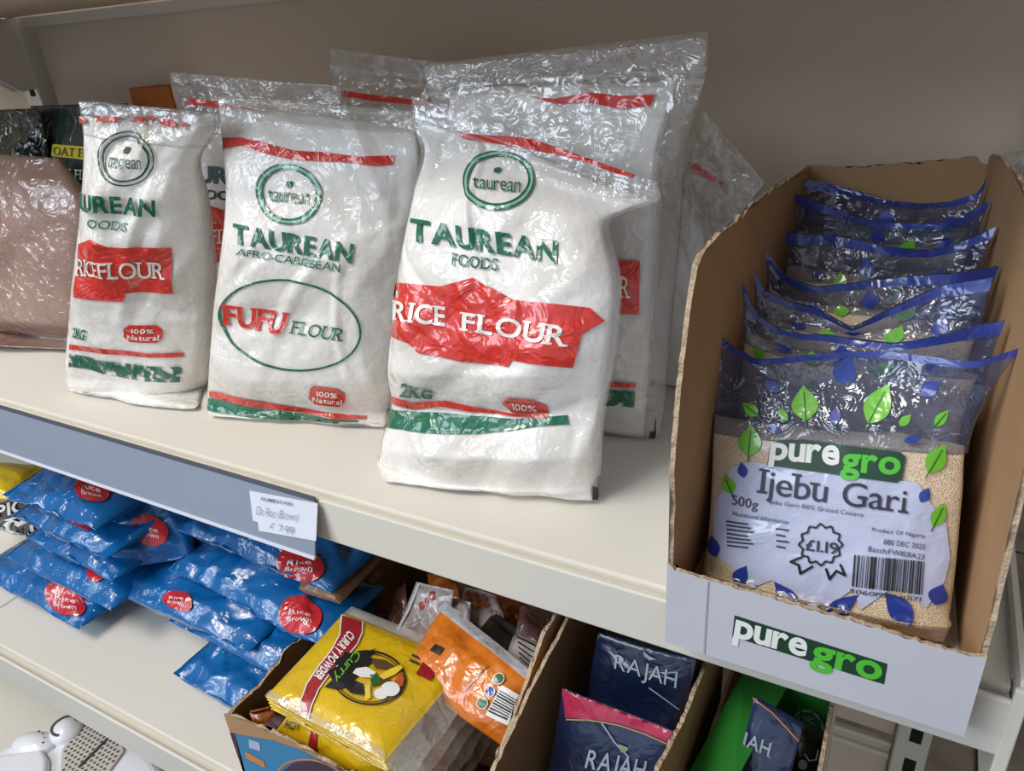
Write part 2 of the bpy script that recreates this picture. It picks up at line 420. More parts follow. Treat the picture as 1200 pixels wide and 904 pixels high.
M_black = mat('print_black', '#16161a', .4, coat=.6)
M_film = film('clear_film', haze=.15, hazecol='#f0ece4', crumple=.6, gloss=1.5, rough=.09)
M_filmsoft = film('clear_film_soft', haze=.05, hazecol='#e8e4dc', crumple=.5, gloss=1.2)
M_seam = film('clear_seam', haze=.28, hazecol='#e8e4dc', crumple=.4, gloss=1.3)
M_card = mat('cardboard_brown', '#b4906c', .85, var=.10, vscale=12, bump=.12, bscale=220, spec=.15)
M_cardw = mat('cardboard_white_print', '#c9cad3', .6, var=.04, vscale=9, spec=.3)
M_cardedge = mat('cardboard_torn_edge', '#c9b296', .95, var=.25, vscale=400, bump=.8, bscale=500, spec=.1)
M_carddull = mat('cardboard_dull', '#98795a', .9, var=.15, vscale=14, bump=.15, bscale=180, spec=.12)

# ------------------------------------------------------------------ the setting
def struct(o): o['kind'] = 'structure'; return o
FZ = -.80
struct(box('floor', (-4, -2.6, FZ-.03), (3.4, 4.2, FZ-.004), M_grout))
fl = bpy.data.objects['floor']
tile = None
for i in range(9):
    for j in range(9):
        x = -.75+i*.32; y = .30+j*.33
        if x > 1.8: continue
        if tile is None:
            tile = box('tile', (0, 0, 0), (.315, .325, .0045), M_fl, fl, .001); o = tile
        else: o = tile.copy(); COL.objects.link(o); o.parent = fl
        o.location = (x, y, FZ-.0045)
struct(box('ceiling', (-4, -2.6, 2.0), (3.4, 4.2, 2.05), M_ceil))
struct(box('wall_back', (-4, 4.2, FZ), (3.4, 4.26, 2.0), M_wall))
struct(box('wall_left', (-4.06, -2.6, FZ), (-4, 4.2, 2.0), M_wall))
struct(box('wall_right', (3.4, -2.6, FZ), (3.46, 4.2, 2.0), M_wall))

# ------------------------------------------------------------------ shelving
BY = .705
gon = thing('shelving_frame', 'cream metal shelving frame with slotted uprights and back panels behind the goods', 'shelving', (-.55, BY, FZ))
for (x0, x1) in ((-2.42, -1.185), (-1.14, .062)):
    for (z0, z1) in ((-.80, -.478), (-.462, -.03), (-.028, .36), (.362, 1.0)):
        o = box('back_panel', (x0, BY+.001, z0+.001), (x1, BY+.012, z1-.001), M_back, gon, .0015)
    bm = bmesh.new(); add_box(bm, (x0, BY-.004, -.497), (x1, BY+.004, -.489), .0015)
    add_box(bm, (x0, BY-.004, -.477), (x1, BY+.003, -.470), .0015); bm_obj('panel_rail', bm, M_edge, gon)
for xu in (-1.1625, .082):
    up = box('upright', (xu-.018, BY-.018, -.8), (xu+.015, BY+.03, 1.0), M_edge, gon, .002)
    bm = bmesh.new()
    z = -.79
    while z < .95:
        add_box(bm, (xu-.006, BY-.0186, z), (xu+.006, BY-.0176, z+.022)); z += .05
    bm_obj('slot', bm, M_dark, up)['kind'] = 'stuff'

def shelf(name, label, x0, x1, yb, yf, z, deep=.035, group=None, endcap=False, seam=None):
    """pressed steel shelf: deck, shallow groove behind the lip, lip, side flanges"""
    t = thing(name, label, 'shelf', ((x0+x1)/2, yb, z-.03), group)
    g = .0115
    box('deck', (x0, yf+g, z-.030), (x1, yb, z), M_shelf, t, .0018)
    bm = bmesh.new()
    add_box(bm, (x0, yf+.0015, z-.009), (x1, yf+g+.001, z-.006))          # groove bottom
    bm_obj('label_groove', bm, M_shelf, t)
    bm = bmesh.new(); add_box(bm, (x0, yf, z-deep-.002), (x1, yf+.0035, z+.0008), .0012)
    bm_obj('front_lip', bm, M_edge, t)
    box('rear_light_stop', (x0+.026, BY-.0196, z-.03), (x1-.026, BY-.001, z-.001), M_shelf, t)  # added strip that blocks light leaking through the gap behind the deck
    for xs in (x0, x1): box('side_flange', (xs-.0012, yf+.02, z-.045), (xs+.0012, yb, z-.002), M_edge, t)
    return t
main = shelf('shelf', 'long cream metal shelf carrying the flour bags and the open carton', -1.16, .0745, BY-.0195, .3275, 0, group=None)
# end bracket with a rounded, bent front
bm = bmesh.new()
prof = [(.328, .006), (.333, .012), (.345, .012), (.70, .004), (.70, -.06), (.37, -.085), (.335, -.085), (.328, -.07)]
a = [bm.verts.new((.0755, y, z)) for y, z in prof]; b = [bm.verts.new((.0785, y, z)) for y, z in prof]
bm.faces.new(a); bm.faces.new(b[::-1])
for i in range(len(prof)): bm.faces.new((a[i], b[i], b[(i+1) % len(prof)], a[(i+1) % len(prof)]))
add_box(bm, (.0735, .3265, -.085), (.0800, .3300, .010), .001)
bmesh.ops.recalc_face_normals(bm, faces=bm.faces)
bm_obj('end_bracket', bm, M_edge, main)
shelf('shelf', 'cream metal shelf at the far left, continuing the flour shelf', -2.42, -1.165, BY-.0195, .3275, 0)
low = shelf('shelf', 'lower cream metal shelf under the blue packs and the spice cartons', -.881, -.001, BY-.0195, .2375, -.264)
shelf('shelf', 'lower cream metal shelf at far left, beyond the seam beside the blue packs', -2.1, -.8825, BY-.0195, .2375, -.264)
shelf('shelf', 'bottom cream metal shelf below the blue packs, carrying the white appliance', -2.2, -.30, BY-.0195, .19, -.62)
tp = thing('shelf', 'cream metal shelf overhead, only its underside and rear rail in view', 'shelf', (-.55, BY, .36))
box('deck', (-1.16, .34, .362), (.0745, BY-.0195, .385), M_back, tp, .002)
box('rear_rail', (-1.139, .688, .3475), (.060, BY-.001, .362), M_edge, tp, .002)
box('front_lip', (-1.16, .33, .352), (.0745, .34, .388), M_edge, tp, .001)
tl = thing('shelf', 'cream metal shelf overhead at the far left, beyond the upright', 'shelf', (-1.8, BY, .36))
box('deck', (-2.42, .34, .362), (-1.184, BY-.001, .385), M_back, tl, .002)
# brackets under the overhead shelves at the left upright
for xb, par in ((-1.172, tl), (-1.150, tp)):
    bm = bmesh.new(); pr = [(.50, .361), (.685, .361), (.687, .27), (.665, .268), (.60, .315), (.50, .335)]
    a = [bm.verts.new((xb-.001, y, z)) for y, z in pr]; b = [bm.verts.new((xb+.001, y, z)) for y, z in pr]
    bm.faces.new(a); bm.faces.new(b[::-1])
    for i in range(len(pr)): bm.faces.new((a[i], b[i], b[(i+1) % len(pr)], a[(i+1) % len(pr)]))
    bmesh.ops.recalc_face_normals(bm, faces=bm.faces); bm_obj('bracket', bm, M_edge, par)

# ticket strip and its handwritten label
M_strip = mat('grey_blue_plastic', '#8f99aa', .32, coat=.5, var=.05, vscale=8, coat_rough=.25)
M_stripw = mat('strip_white_edge', '#dfe3ee', .35)
ts = thing('ticket_strip', 'long grey-blue plastic ticket strip clipped along the flour shelf front', 'ticket strip', (-.75, .325, -.04))
x0, x1 = -1.16, -.3665
A = [(.3262, .0012), (.3148, -.0445)]
bm = bmesh.new()
sec = [(.3262, .0015), (.3145, -.0425), (.3132, -.0425), (.3250, .0015)]
def prism(bm, sec, x0, x1):
    a = [bm.verts.new((x0, y, z)) for y, z in sec]; b = [bm.verts.new((x1, y, z)) for y, z in sec]
    bm.faces.new(a); bm.faces.new(b[::-1])
    for i in range(len(sec)): bm.faces.new((a[i], b[i], b[(i+1) % len(sec)], a[(i+1) % len(sec)]))
    bmesh.ops.recalc_face_normals(bm, faces=bm.faces)
prism(bm, sec, x0, x1); bm_obj('strip_body', bm, M_strip, ts)
bm = bmesh.new(); prism(bm, [(.3150, -.0425), (.3145, -.0450), (.3118, -.0450), (.3122, -.0425)], x0, x1)
bm_obj('lower_edge', bm, M_stripw, ts)
bm = bmesh.new(); prism(bm, [(.3268, .0035), (.3258, .0008), (.3243, .0008), (.3250, .0030)], x0, x1)
bm_obj('upper_edge', bm, mat('strip_dark_edge', '#4d535e', .4), ts)
n_ = np.array([0, -.966, .26])
def onstrip(px, py, off=.0007):
    # intersection with the slanted face of the strip
    r = ray(px, py); o = np.array([0, 0, CAMH]); p0 = np.array([0, .3250, .0015]); nn = np.cross([1, 0, 0], np.array([0, .3132-.3250, -.0425-.0015])); 
    t = nn @ (p0-o)/(nn @ r); P = o+r*t; nn = nn/np.linalg.norm(nn); nn = nn if nn[1] < 0 else -nn
    return P+nn*off
lab = thing('price_label', 'white paper label with handwritten price tucked in the ticket strip', 'label', tuple(onstrip(335, 625)))
M_paper = mat('label_paper', '#dfe3ee', .6, var=.05, vscale=60)
M_pen = mat('pen_grey', '#70758a', .7)
q = [onstrip(*p) for p in ((293, 575), (373, 590), (371, 634), (297, 610))]
q2 = [onstrip(*p, off=.0014) for p in ((299, 610), (371, 589), (371, 634), (301, 621))]
def slab(name, pts, th, m, parent):
    pts = [np.array(p) for p in pts]; n = np.cross(pts[1]-pts[0], pts[-1]-pts[0]); n /= np.linalg.norm(n)
    k = len(pts); V = pts+[p+n*th for p in pts]
    Fc = [tuple(range(k)), tuple(range(2*k-1, k-1, -1))]+[(i, k+i, k+(i+1) % k, (i+1) % k) for i in range(k)]
    return meshobj(name, V, Fc, m, parent)
slab('paper', [onstrip(*p) for p in ((293, 575), (373, 590), (371, 634), (304, 622), (303, 612), (297, 610))], .0003, M_paper, lab)
fs = Flat(*[onstrip(*p, off=.0012) for p in ((293, 575), (373, 590), (371, 634), (297, 612))])
fs.text('ALIMENTARI', [(306, 582), (343, 589), (343, 593), (306, 586)], M_pen, lab, bold=.01)
fs.text('De Rice (Brown)', [(301, 593), (350, 601), (349, 614), (301, 606)], M_pen, lab, bold=-.018, shear=.2)
fs.text('£ 2.99', [(316, 612), (345, 618), (345, 628), (316, 622)], M_pen, lab, bold=-.018, shear=.2)

# ------------------------------------------------------------------ flour bags on the main shelf
def logo(bag, par, c, rx, ry, gm=M_green, pale=True, ang=0, txt=None, wob=.05):
    if pale: bag.ring(c, rx-1, ry-1, 5, M_pgreen, par, 'logo_ring_fill', ang, .0006, wob)
    bag.ring(c, rx, ry, 1.8, gm, par, 'logo_ring', ang, .0009, wob)
    bag.ring(c, rx-5, ry-5, 2.4, gm, par, 'logo_ring', ang, .0009, wob)
    bag.poly(leaf_pts((c[0], c[1]-ry*.32), 11, 7, 35+0*ang), gm, par, 'logo_leaf', .0009, 3, 3)
    q = txt or [(c[0]-rx*.62, c[1]-4), (c[0]+rx*.60, c[1]-2), (c[0]+rx*.60, c[1]+12), (c[0]-rx*.62, c[1]+9)]
    bag.text('taurean', q, gm, par, bold=.0, serif=False, space=.05)

# --- large rice flour bag at the centre
rice = Pouch([(0, (482, 112), (770, 214), .445, .452, .002),
              (.09, (485, 148), (771, 236), .442, .450, .003),
              (.15, (494, 176), (742, 246), .44, .448, .014),
              (.24, (486, 225), (716, 262), .43, .442, .045),
              (.36, (472, 300), (728, 320), .418, .432, .058),
              (.52, (462, 380), (726, 384), .405, .420, .062),
              (.64, (457, 432), (720, 432), .400, .414, .062),
              (.76, (459, 474), (710, 482), .399, .412, .036),
              (.86, (449, 520), (706, 530), .392, .408, .060),
              (.96, (445, 556), (703, 572), .388, .408, .045),
              (1, (447, 563), (701, 586), None, None, .012)], seed=5, amp=.0040, ncr=66, floor=0, p=3.2, q=.6, wmin=.004, wmax=.024)
rb = thing('flour_bag', 'largest rice flour bag, crumpled, in front at the centre of the shelf', 'flour bag', rice.foot())
rice.shell('flour_fill', M_flour, rb, top=wavy(.075, .012, 3, .03), ns=110, nt=150, inset=.02)
rice.shell('clear_top', M_film, rb, t0=0, t1=.13, ns=70, nt=26)
for s0, s1 in ((0., .022), (.965, 1.)): rice.strip('side_seam', M_seam, rb, s0, s1, .1, .92, 4, 60, .001)
rice.strip('zip_seal', M_seam, rb, .02, .98, .045, .053, 60, 3, .002); rice.strip('zip_seal', M_seam, rb, .02, .98, .066, .074, 60, 3, .002)
rice.poly([(533, 153), (560, 158), (600, 160), (630, 164), (665, 172), (700, 180), (725, 189), (746, 200), (741, 209), (715, 201), (690, 191), (660, 183), (620, 175), (580, 168), (545, 163)], M_red, rb, 'red_band', nx=24)
logo(rice, rb, (584, 212), 42, 36, pale=True, ang=-.15, txt=[(556, 209), (611, 213), (610, 228), (556, 222)])
rice.text('TAUREAN', [(483, 256), (652, 283), (651, 310), (483, 283)], M_green, rb, bold=.03, space=.04)
rice.text('FOODS', [(528, 297), (583, 304), (582, 318), (527, 311)], M_green, rb, bold=.01, serif=True)
rice.poly([(464, 331), (500, 335), (515, 336), (553, 326), (600, 352), (645, 356), (690, 361), (708, 376), (682, 392), (678, 412), (671, 431), (600, 422), (595, 430), (540, 425), (490, 414), (480, 402), (459, 394)], M_red, rb, 'red_label_field', nx=50, ny=26)
rice.text('RICE', [(462, 352), (521, 360), (519, 384), (461, 375)], M_white, rb, bold=.02, serif=True, eps=.0013, nx=16, ny=6)
rice.text('FLOUR', [(537, 366), (669, 383), (667, 406), (536, 388)], M_white, rb, bold=.02, serif=True, eps=.0013, nx=30, ny=6)
rice.text('2KG', [(472, 447), (507, 458), (505, 468), (471, 464)], M_green, rb, bold=.04, serif=True, space=.02)
rice.poly([(462, 463), (485, 471), (520, 469), (560, 477), (600, 485), (640, 487), (640, 492), (600, 490), (560, 483), (515, 476), (485, 480), (460, 471)], M_red, rb, 'red_stripe', nx=36, ny=4)
rice.poly([(588, 473), (596, 465), (625, 468), (640, 476), (641, 485), (600, 484)], M_red, rb, 'red_badge')
rice.text('100%', [(601, 471), (628, 474), (628, 482), (601, 479)], M_white, rb, bold=.01, eps=.0013)
rice.poly([(457, 479), (490, 483), (540, 486), (600, 493), (663, 488), (665, 499), (630, 500), (600, 506), (560, 510), (500, 508), (453, 501)], M_green, rb, 'green_band', nx=40, ny=6)
rice.poly([(694, 569), (700, 571), (700, 586), (694, 585)], M_black, rb, 'black_mark')

# --- fufu flour bag, second from the left
fufu = Pouch([(0, (253, 112), (486, 130), .46, .50, .002),
              (.07, (256, 136), (490, 150), .455, .495, .008),
              (.14, (259, 160), (494, 172), .45, .49, .024),
              (.26, (266, 215), (496, 225), .44, .49, .045),
              (.42, (262, 285), (488, 290), .425, .48, .056),
              (.60, (253, 360), (478, 365), .415, .475, .060),
              (.80, (247, 435), (466, 440), .405, .465, .058),
              (.94, (243, 474), (458, 488), .402, .46, .042),
              (1, (243, 486), (455, 500), None, None, .010)], seed=11, amp=.0034, ncr=60, floor=0, p=3, q=.55)
fb = thing('flour_bag', 'fufu flour bag with a green oval, between the two front rice flour bags', 'flour bag', fufu.foot())
fufu.shell('flour_fill', M_flour, fb, top=wavy(.05, .012, 8, .04), ns=100, nt=130, inset=.015)
fufu.shell('clear_top', M_film, fb, t0=0, t1=.10, ns=60, nt=16)
fufu.strip('zip_seal', M_seam, fb, .02, .98, .02, .03, 60, 3, .002)
fufu.poly([(262, 162), (285, 162), (310, 167), (345, 177), (385, 179), (420, 184), (461, 182), (459, 193), (440, 195), (400, 190), (345, 188), (310, 180), (285, 171), (263, 175)], M_red, fb, 'red_band', nx=26)
logo(fufu, fb, (338, 228), 37, 37, wob=.08, txt=[(313, 222), (362, 225), (361, 240), (314, 236)])
fufu.text('TAUREAN', [(272, 262), (416, 286), (413, 309), (274, 286)], M_green, fb, bold=.03, space=.04)
fufu.text('AFRO-CARIBBEAN', [(281, 291), (402, 309), (400, 319), (278, 299)], M_green, fb, bold=.005, space=.06, shear=-.1)
fufu.ring((340, 381), 85, 53, 2.6, M_green, fb, 'green_oval', .16)
fufu.text('FUFU', [(260, 357), (338, 367), (333, 393), (258, 382)], M_red, fb, bold=.025, serif=True, space=.07, eps=.0015, nx=20, ny=5)
fufu.text('FLOUR', [(339, 376), (407, 385), (402, 400), (338, 391)], M_green, fb, bold=.0, serif=True, shear=.1)
fufu.poly([(363, 455), (368, 452), (396, 456), (404, 462), (403, 472), (396, 477), (368, 474), (361, 467)], M_red, fb, 'red_badge')
fufu.text('100%', [(371, 457), (395, 460), (395, 466), (371, 463)], M_white, fb, bold=.02, eps=.0013)
fufu.text('Natural', [(366, 464), (400, 468), (400, 474), (366, 470)], M_white, fb, bold=.02, eps=.0013)
fufu.poly([(246, 458), (290, 467), (340, 477), (390, 485), (429, 489), (428, 495), (390, 492), (340, 484), (290, 475), (246, 465)], M_red, fb, 'red_stripe', nx=24, ny=3)
fufu.poly([(245, 466), (290, 476), (340, 485), (390, 493), (428, 496), (427, 507), (390, 504), (340, 497), (290, 490), (244, 482)], M_green, fb, 'green_band', nx=24, ny=4)

# --- rice flour bag at the left
rl = Pouch([(0, (92, 118), (254, 132), .40, .43, .002),
            (.06, (95, 136), (256, 150), .398, .43, .006),
            (.14, (99, 170), (236, 185), .395, .43, .028),
            (.26, (99, 225), (242, 228), .392, .435, .048),
            (.42, (93, 290), (250, 292), .39, .44, .056),
            (.62, (85, 360), (252, 372), .388, .44, .060),
            (.82, (80, 420), (251, 432), .386, .44, .058),
            (.94, (79, 446), (243, 464), .385, .435, .042),
            (1, (80, 456), (234, 478), None, None, .012)], seed=23, amp=.0038, ncr=64, floor=0, p=3, q=.55)
lb = thing('flour_bag', 'rice flour bag at the left end of the front row, film twisted at top', 'flour bag', rl.foot())
rl.shell('flour_fill', M_flour, lb, top=wavy(.05, .02, 5, -.05), ns=90, nt=130, inset=.02)
rl.shell('clear_top', M_film, lb, t0=0, t1=.11, ns=60, nt=20, off=.0008)
rl.strip('zip_seal', M_seam, lb, .02, .98, .01, .05, 60, 5, .0015)
rl.poly([(96, 137), (130, 137), (180, 137), (228, 143), (226, 151), (180, 146), (130, 144), (97, 145)], M_redw, lb, 'red_band', nx=26, eps=.0022)
logo(rl, lb, (150, 186), 33, 32, pale=False, gm=mat('print_green_dark', '#15503f', .4, coat=1.0, coat_rough=.07, crumple=.9), wob=.04)
rl.text('UREAN', [(97, 226), (186, 233), (184, 253), (97, 247)], M_green, lb, bold=.035, space=.03, eps=.0022)
rl.text('OODS', [(105, 256), (151, 260), (150, 270), (104, 266)], M_green, lb, bold=.01, serif=True, space=.08)
rl.poly([(93, 286), (110, 279), (130, 288), (165, 289), (201, 290), (201, 345), (145, 345), (143, 354), (115, 352), (88, 348)], M_red, lb, 'red_label_field', nx=26, ny=16)
rl.text('RICE', [(91, 303), (118, 305), (117, 325), (90, 323)], M_white, lb, serif=True, eps=.0014, space=.01)
rl.text('FLOUR', [(118, 305), (194, 307), (192, 328), (117, 326)], M_white, lb, serif=True, eps=.0014, space=.05, bold=.01)
rl.poly([(144, 386), (150, 382), (180, 383), (187, 389), (187, 398), (181, 403), (150, 402), (144, 396)], M_red, lb, 'red_badge')
rl.text('100%', [(153, 386), (178, 387), (178, 392), (153, 391)], M_white, lb, bold=.02, eps=.0013)
rl.text('Natural', [(148, 393), (184, 394), (184, 400), (148, 399)], M_white, lb, bold=.02, eps=.0013)
rl.text('2KG', [(84, 385), (99, 388), (98, 400), (83, 397)], M_green, lb, bold=.03, serif=True, space=.02)
rl.poly([(80, 405), (120, 410), (170, 415), (214, 414), (214, 419), (170, 420), (120, 416), (80, 411)], M_red, lb, 'red_stripe', nx=18, ny=2)
rl.poly([(80, 416), (120, 425), (170, 430), (213, 430), (212, 446), (170, 447), (120, 441), (80, 431)], M_greenw, lb, 'green_band', nx=18, ny=3)

# --- rice flour bag behind, between the left and the fufu bags
r2 = Pouch([(0, (198, 84), (398, 100), .50, .52, .002),
            (.1, (203, 112), (400, 128), .50, .52, .006),
            (.2, (215, 150), (400, 165), .50, .52, .035),
            (.5, (212, 260), (405, 270), .50, .52, .05),
            (.85, (208, 375), (400, 385), .50, .52, .05),
            (1, (-.70, .50, .003), (-.50, .515, .003), 0, 0, .012)], seed=31, amp=.0016, floor=0, p=3, q=.55)
b2 = thing('flour_bag', 'rice flour bag standing behind, in the gap between the left and fufu bags', 'flour bag', r2.foot())
r2.shell('flour_fill', M_flour, b2, top=wavy(.15, .015, 4), ns=50, nt=60, inset=.02)
r2.shell('clear_top', M_film, b2, t0=0, t1=.2, ns=60, nt=26)
r2.poly([(219, 115), (256, 120), (300, 128), (300, 136), (256, 126), (221, 123)], M_red, b2, 'red_band')
r2.text('TAUREAN', [(186, 190), (330, 200), (330, 220), (186, 212)], mat('print_dark_teal', '#103a34', .4, coat=.7), b2, bold=.03, space=.04)
r2.text('FOODS', [(232, 221), (290, 226), (290, 237), (232, 232)], M_black, b2, bold=.02, serif=True)
r2.poly([(232, 240), (245, 240), (262, 246), (330, 250), (330, 310), (235, 306)], M_red, b2, 'red_label_field')
r2.text('FLOUR', [(244, 268), (320, 272), (320, 288), (244, 285)], M_white, b2, serif=True, eps=.0013)

# --- bag behind the fufu bag (clear top and red strip in view)
r3 = Pouch([(0, (384, 54), (560, 78), .575, .575, .002),
            (.1, (388, 95), (560, 112), .575, .575, .004),
            (.22, (392, 135), (560, 150), .575, .575, .03),
            (.6, (392, 270), (560, 280), .575, .575, .05),
            (1, (-.51, .575, .003), (-.36, .575, .003), 0, 0, .012)], seed=41, amp=.0016, floor=0, p=3, q=.55)
b3 = thing('flour_bag', 'flour bag behind the fufu bag, only its clear top and red strip showing', 'flour bag', r3.foot())
r3.shell('flour_fill', M_flour, b3, top=wavy(.17, .015, 4), ns=40, nt=50, inset=.02)
r3.shell('clear_top', M_film, b3, t0=0, t1=.3, ns=60, nt=36)
r3.strip('zip_seal', M_seam, b3, .0, 1, .05, .065, 50, 3, .0015)
r3.poly([(400, 106), (430, 110), (476, 116), (500, 118), (500, 126), (476, 122), (430, 118), (401, 113)], M_red, b3, 'red_band')

# --- tall rice flour bag behind the central one
r4 = Pouch([(0, (495, 76), (831, 36), .50, .515, .002),
            (.05, (500, 98), (829, 75), .50, .515, .003),
            (.11, (505, 120), (822, 110), .50, .515, .012),
            (.22, (505, 160), (806, 165), .50, .515, .034),
            (.45, (520, 260), (797, 270), .495, .51, .045),
            (.70, (540, 360), (788, 370), .495, .508, .048),
            (.90, (560, 450), (780, 462), .49, .505, .03),
            (1, (575, 485), (774, 512), None, None, .010)], seed=53, amp=.0018, ncr=34, floor=0, p=3.2, q=.55)
b4 = thing('flour_bag', 'tall rice flour bag standing directly behind the central crumpled one', 'flour bag', r4.foot())
r4.shell('flour_fill', M_flour, b4, top=wavy(.075, .015, 9, -.02), ns=70, nt=90, inset=.09)
r4.shell('clear_top', M_film, b4, t0=0, t1=1., ns=70, nt=70, off=.0015)
r4.strip('zip_seal', M_seam, b4, .0, 1, .055, .064, 60, 3, .002); r4.strip('zip_seal', M_seam, b4, .0, 1, .078, .087, 60, 3, .002)
r4.poly([(622, 113), (650, 117), (690, 109), (730, 113), (769, 111), (763, 124), (730, 129), (690, 121), (650, 123)], M_red, b4, 'red_band', eps=.0022)
r4.poly([(690, 302), (750, 305), (749, 368), (690, 365)], M_red, b4, 'red_label_field', eps=.0022)
r4.text('R', [(727, 322), (740, 323), (739, 348), (726, 347)], M_white, b4, serif=True, eps=.0028)
r4.poly([(690, 444), (746, 448), (745, 453), (690, 450)], M_red, b4, 'red_stripe', eps=.0022)
r4.poly([(690, 454), (745, 457), (744, 475), (690, 472)], M_greenw, b4, 'green_band', eps=.0022)
r4.poly([(762, 504), (769, 503), (767, 517), (760, 516)], M_black, b4, 'black_mark', eps=.0022)

# --- bag leaning behind it at the right
r5 = Pouch([(0, (826, 128), (897, 214), .60, .60, .002),
            (.2, (805, 160), (868, 252), .60, .60, .006),
            (.45, (790, 210), (842, 300), .60, .605, .03),
            (.75, (775, 320), (832, 352), .60, .605, .04),
            (1, (-.225, .60, .003), (-.115, .60, .003), 0, 0, .012)], seed=61, amp=.002, floor=0, p=2.6, q=.55)
b5 = thing('flour_bag', 'flour bag at the very back, its clear top leaning right toward the carton', 'flour bag', r5.foot())
r5.shell('flour_fill', M_flour, b5, top=wavy(.42, .03, 4), ns=40, nt=50, inset=.03)
r5.shell('clear_top', M_film, b5, t0=0, t1=.6, ns=50, nt=50)
r5.poly([(806, 190), (818, 192), (834, 205), (848, 214), (845, 219), (828, 209), (812, 203)], M_redw, b5, 'red_band', eps=.0018)

# --- brown flour at the far left
M_brown = mat('brown_flour', '#a98370', .7, coat=1.0, crumple=.6, var=.12, vscale=14, col2='#977261', bump=.3, bscale=90, coat_rough=.15)
bf = Pouch([(0, (-110, 176), (70, 186), .50, .50, .01),
            (.14, (-118, 200), (98, 226), .49, .49, .05),
            (.45, (-125, 290), (104, 300), .48, .48, .075),
            (.8, (-130, 370), (98, 380), .47, .47, .075),
            (.95, (-130, 392), (92, 404), .465, .47, .05),
            (1, (-128, 400), (88, 410), None, None, .02)], seed=71, amp=.005, ncr=60, floor=0, p=3, q=.5)
bb = thing('flour_bag', 'clear bag of brown flour at the far left edge of the shelf', 'flour bag', bf.foot())
bf.shell('flour_fill', M_brown, bb, top=wavy(.0, .0, 2), ns=60, nt=60, inset=.01)
bf.shell('clear_film', film('clear_film_cloudy', haze=.07, hazecol='#e8ddd4', crumple=.9, gloss=1.6), bb, t0=0, t1=1, ns=50, nt=60, off=.002)

# --- dark green oat flour pouch and black pouch
M_dg = mat('dark_green_pouch', '#123227', .35, coat=.6, crumple=.5)
oat = Pouch([(0, (36, 124), (150, 121), .60, .60, .004),
             (.1, (34, 140), (152, 138), .60, .60, .006),
             (.3, (42, 185), (158, 182), .60, .60, .04),
             (.7, (60, 260), (165, 270), .60, .60, .06),
             (1, (-1.05, .60, .003), (-.90, .60, .003), 0, 0, .03)], seed=81, amp=.001, floor=0)
ob = thing('flour_pouch', 'dark green oat flour pouch with a yellow tag, behind the left rice flour bag', 'flour pouch', oat.foot())
oat.shell('pouch', M_dg, ob, ns=40, nt=40)
oat.poly([(61, 169), (100, 172), (100, 187), (60, 183)], mat('print_yellow', '#d9c21f', .5), ob, 'yellow_tag')
oat.text('OAT FL', [(64, 172), (104, 175), (104, 185), (63, 182)], M_dg, ob, serif=True, eps=.0014)
oat.text('OAT FLOUR', [(58, 196), (128, 201), (128, 213), (57, 208)], M_white, ob, serif=True, eps=.0014)
oat.poly([(84, 222), (110, 224), (110, 228), (84, 226)], M_red, ob, 'red_stripe')
bk = Pouch([(0, (-70, 131), (44, 127), .58, .58, .004),
            (.12, (-72, 150), (50, 146), .58, .58, .01),
            (.35, (-70, 185), (58, 190), .58, .58, .05),
            (1, (-1.22, .57, .003), (-1.09, .57, .003), 0, 0, .03)], seed=91, amp=.003, floor=0)
kb = thing('flour_pouch', 'black glossy pouch at the far left, beside the dark green one', 'flour pouch', bk.foot())
bk.shell('pouch', mat('black_pouch', '#0d1512', .25, coat=.8, crumple=1.0), kb, ns=40, nt=40)
# orange carton peeping over
c0 = atY(151, 104, .655); c1 = atY(198, 106, .655)
ox = thing('carton', 'orange carton at the back wall, peeping over the left rice flour bag', 'carton', ((c0[0]+c1[0])/2, .67, 0))
box('carton_body', (c0[0], .655, .001), (c1[0], .695, c0[2]), mat('orange_card', '#b5651c', .6), ox, .001)
box('lid', (c0[0]-.0006, .6545, c0[2]-.03), (c1[0]+.0006, .6955, c0[2]+.0008), mat('orange_card', '#b5651c', .6), ox, .001)

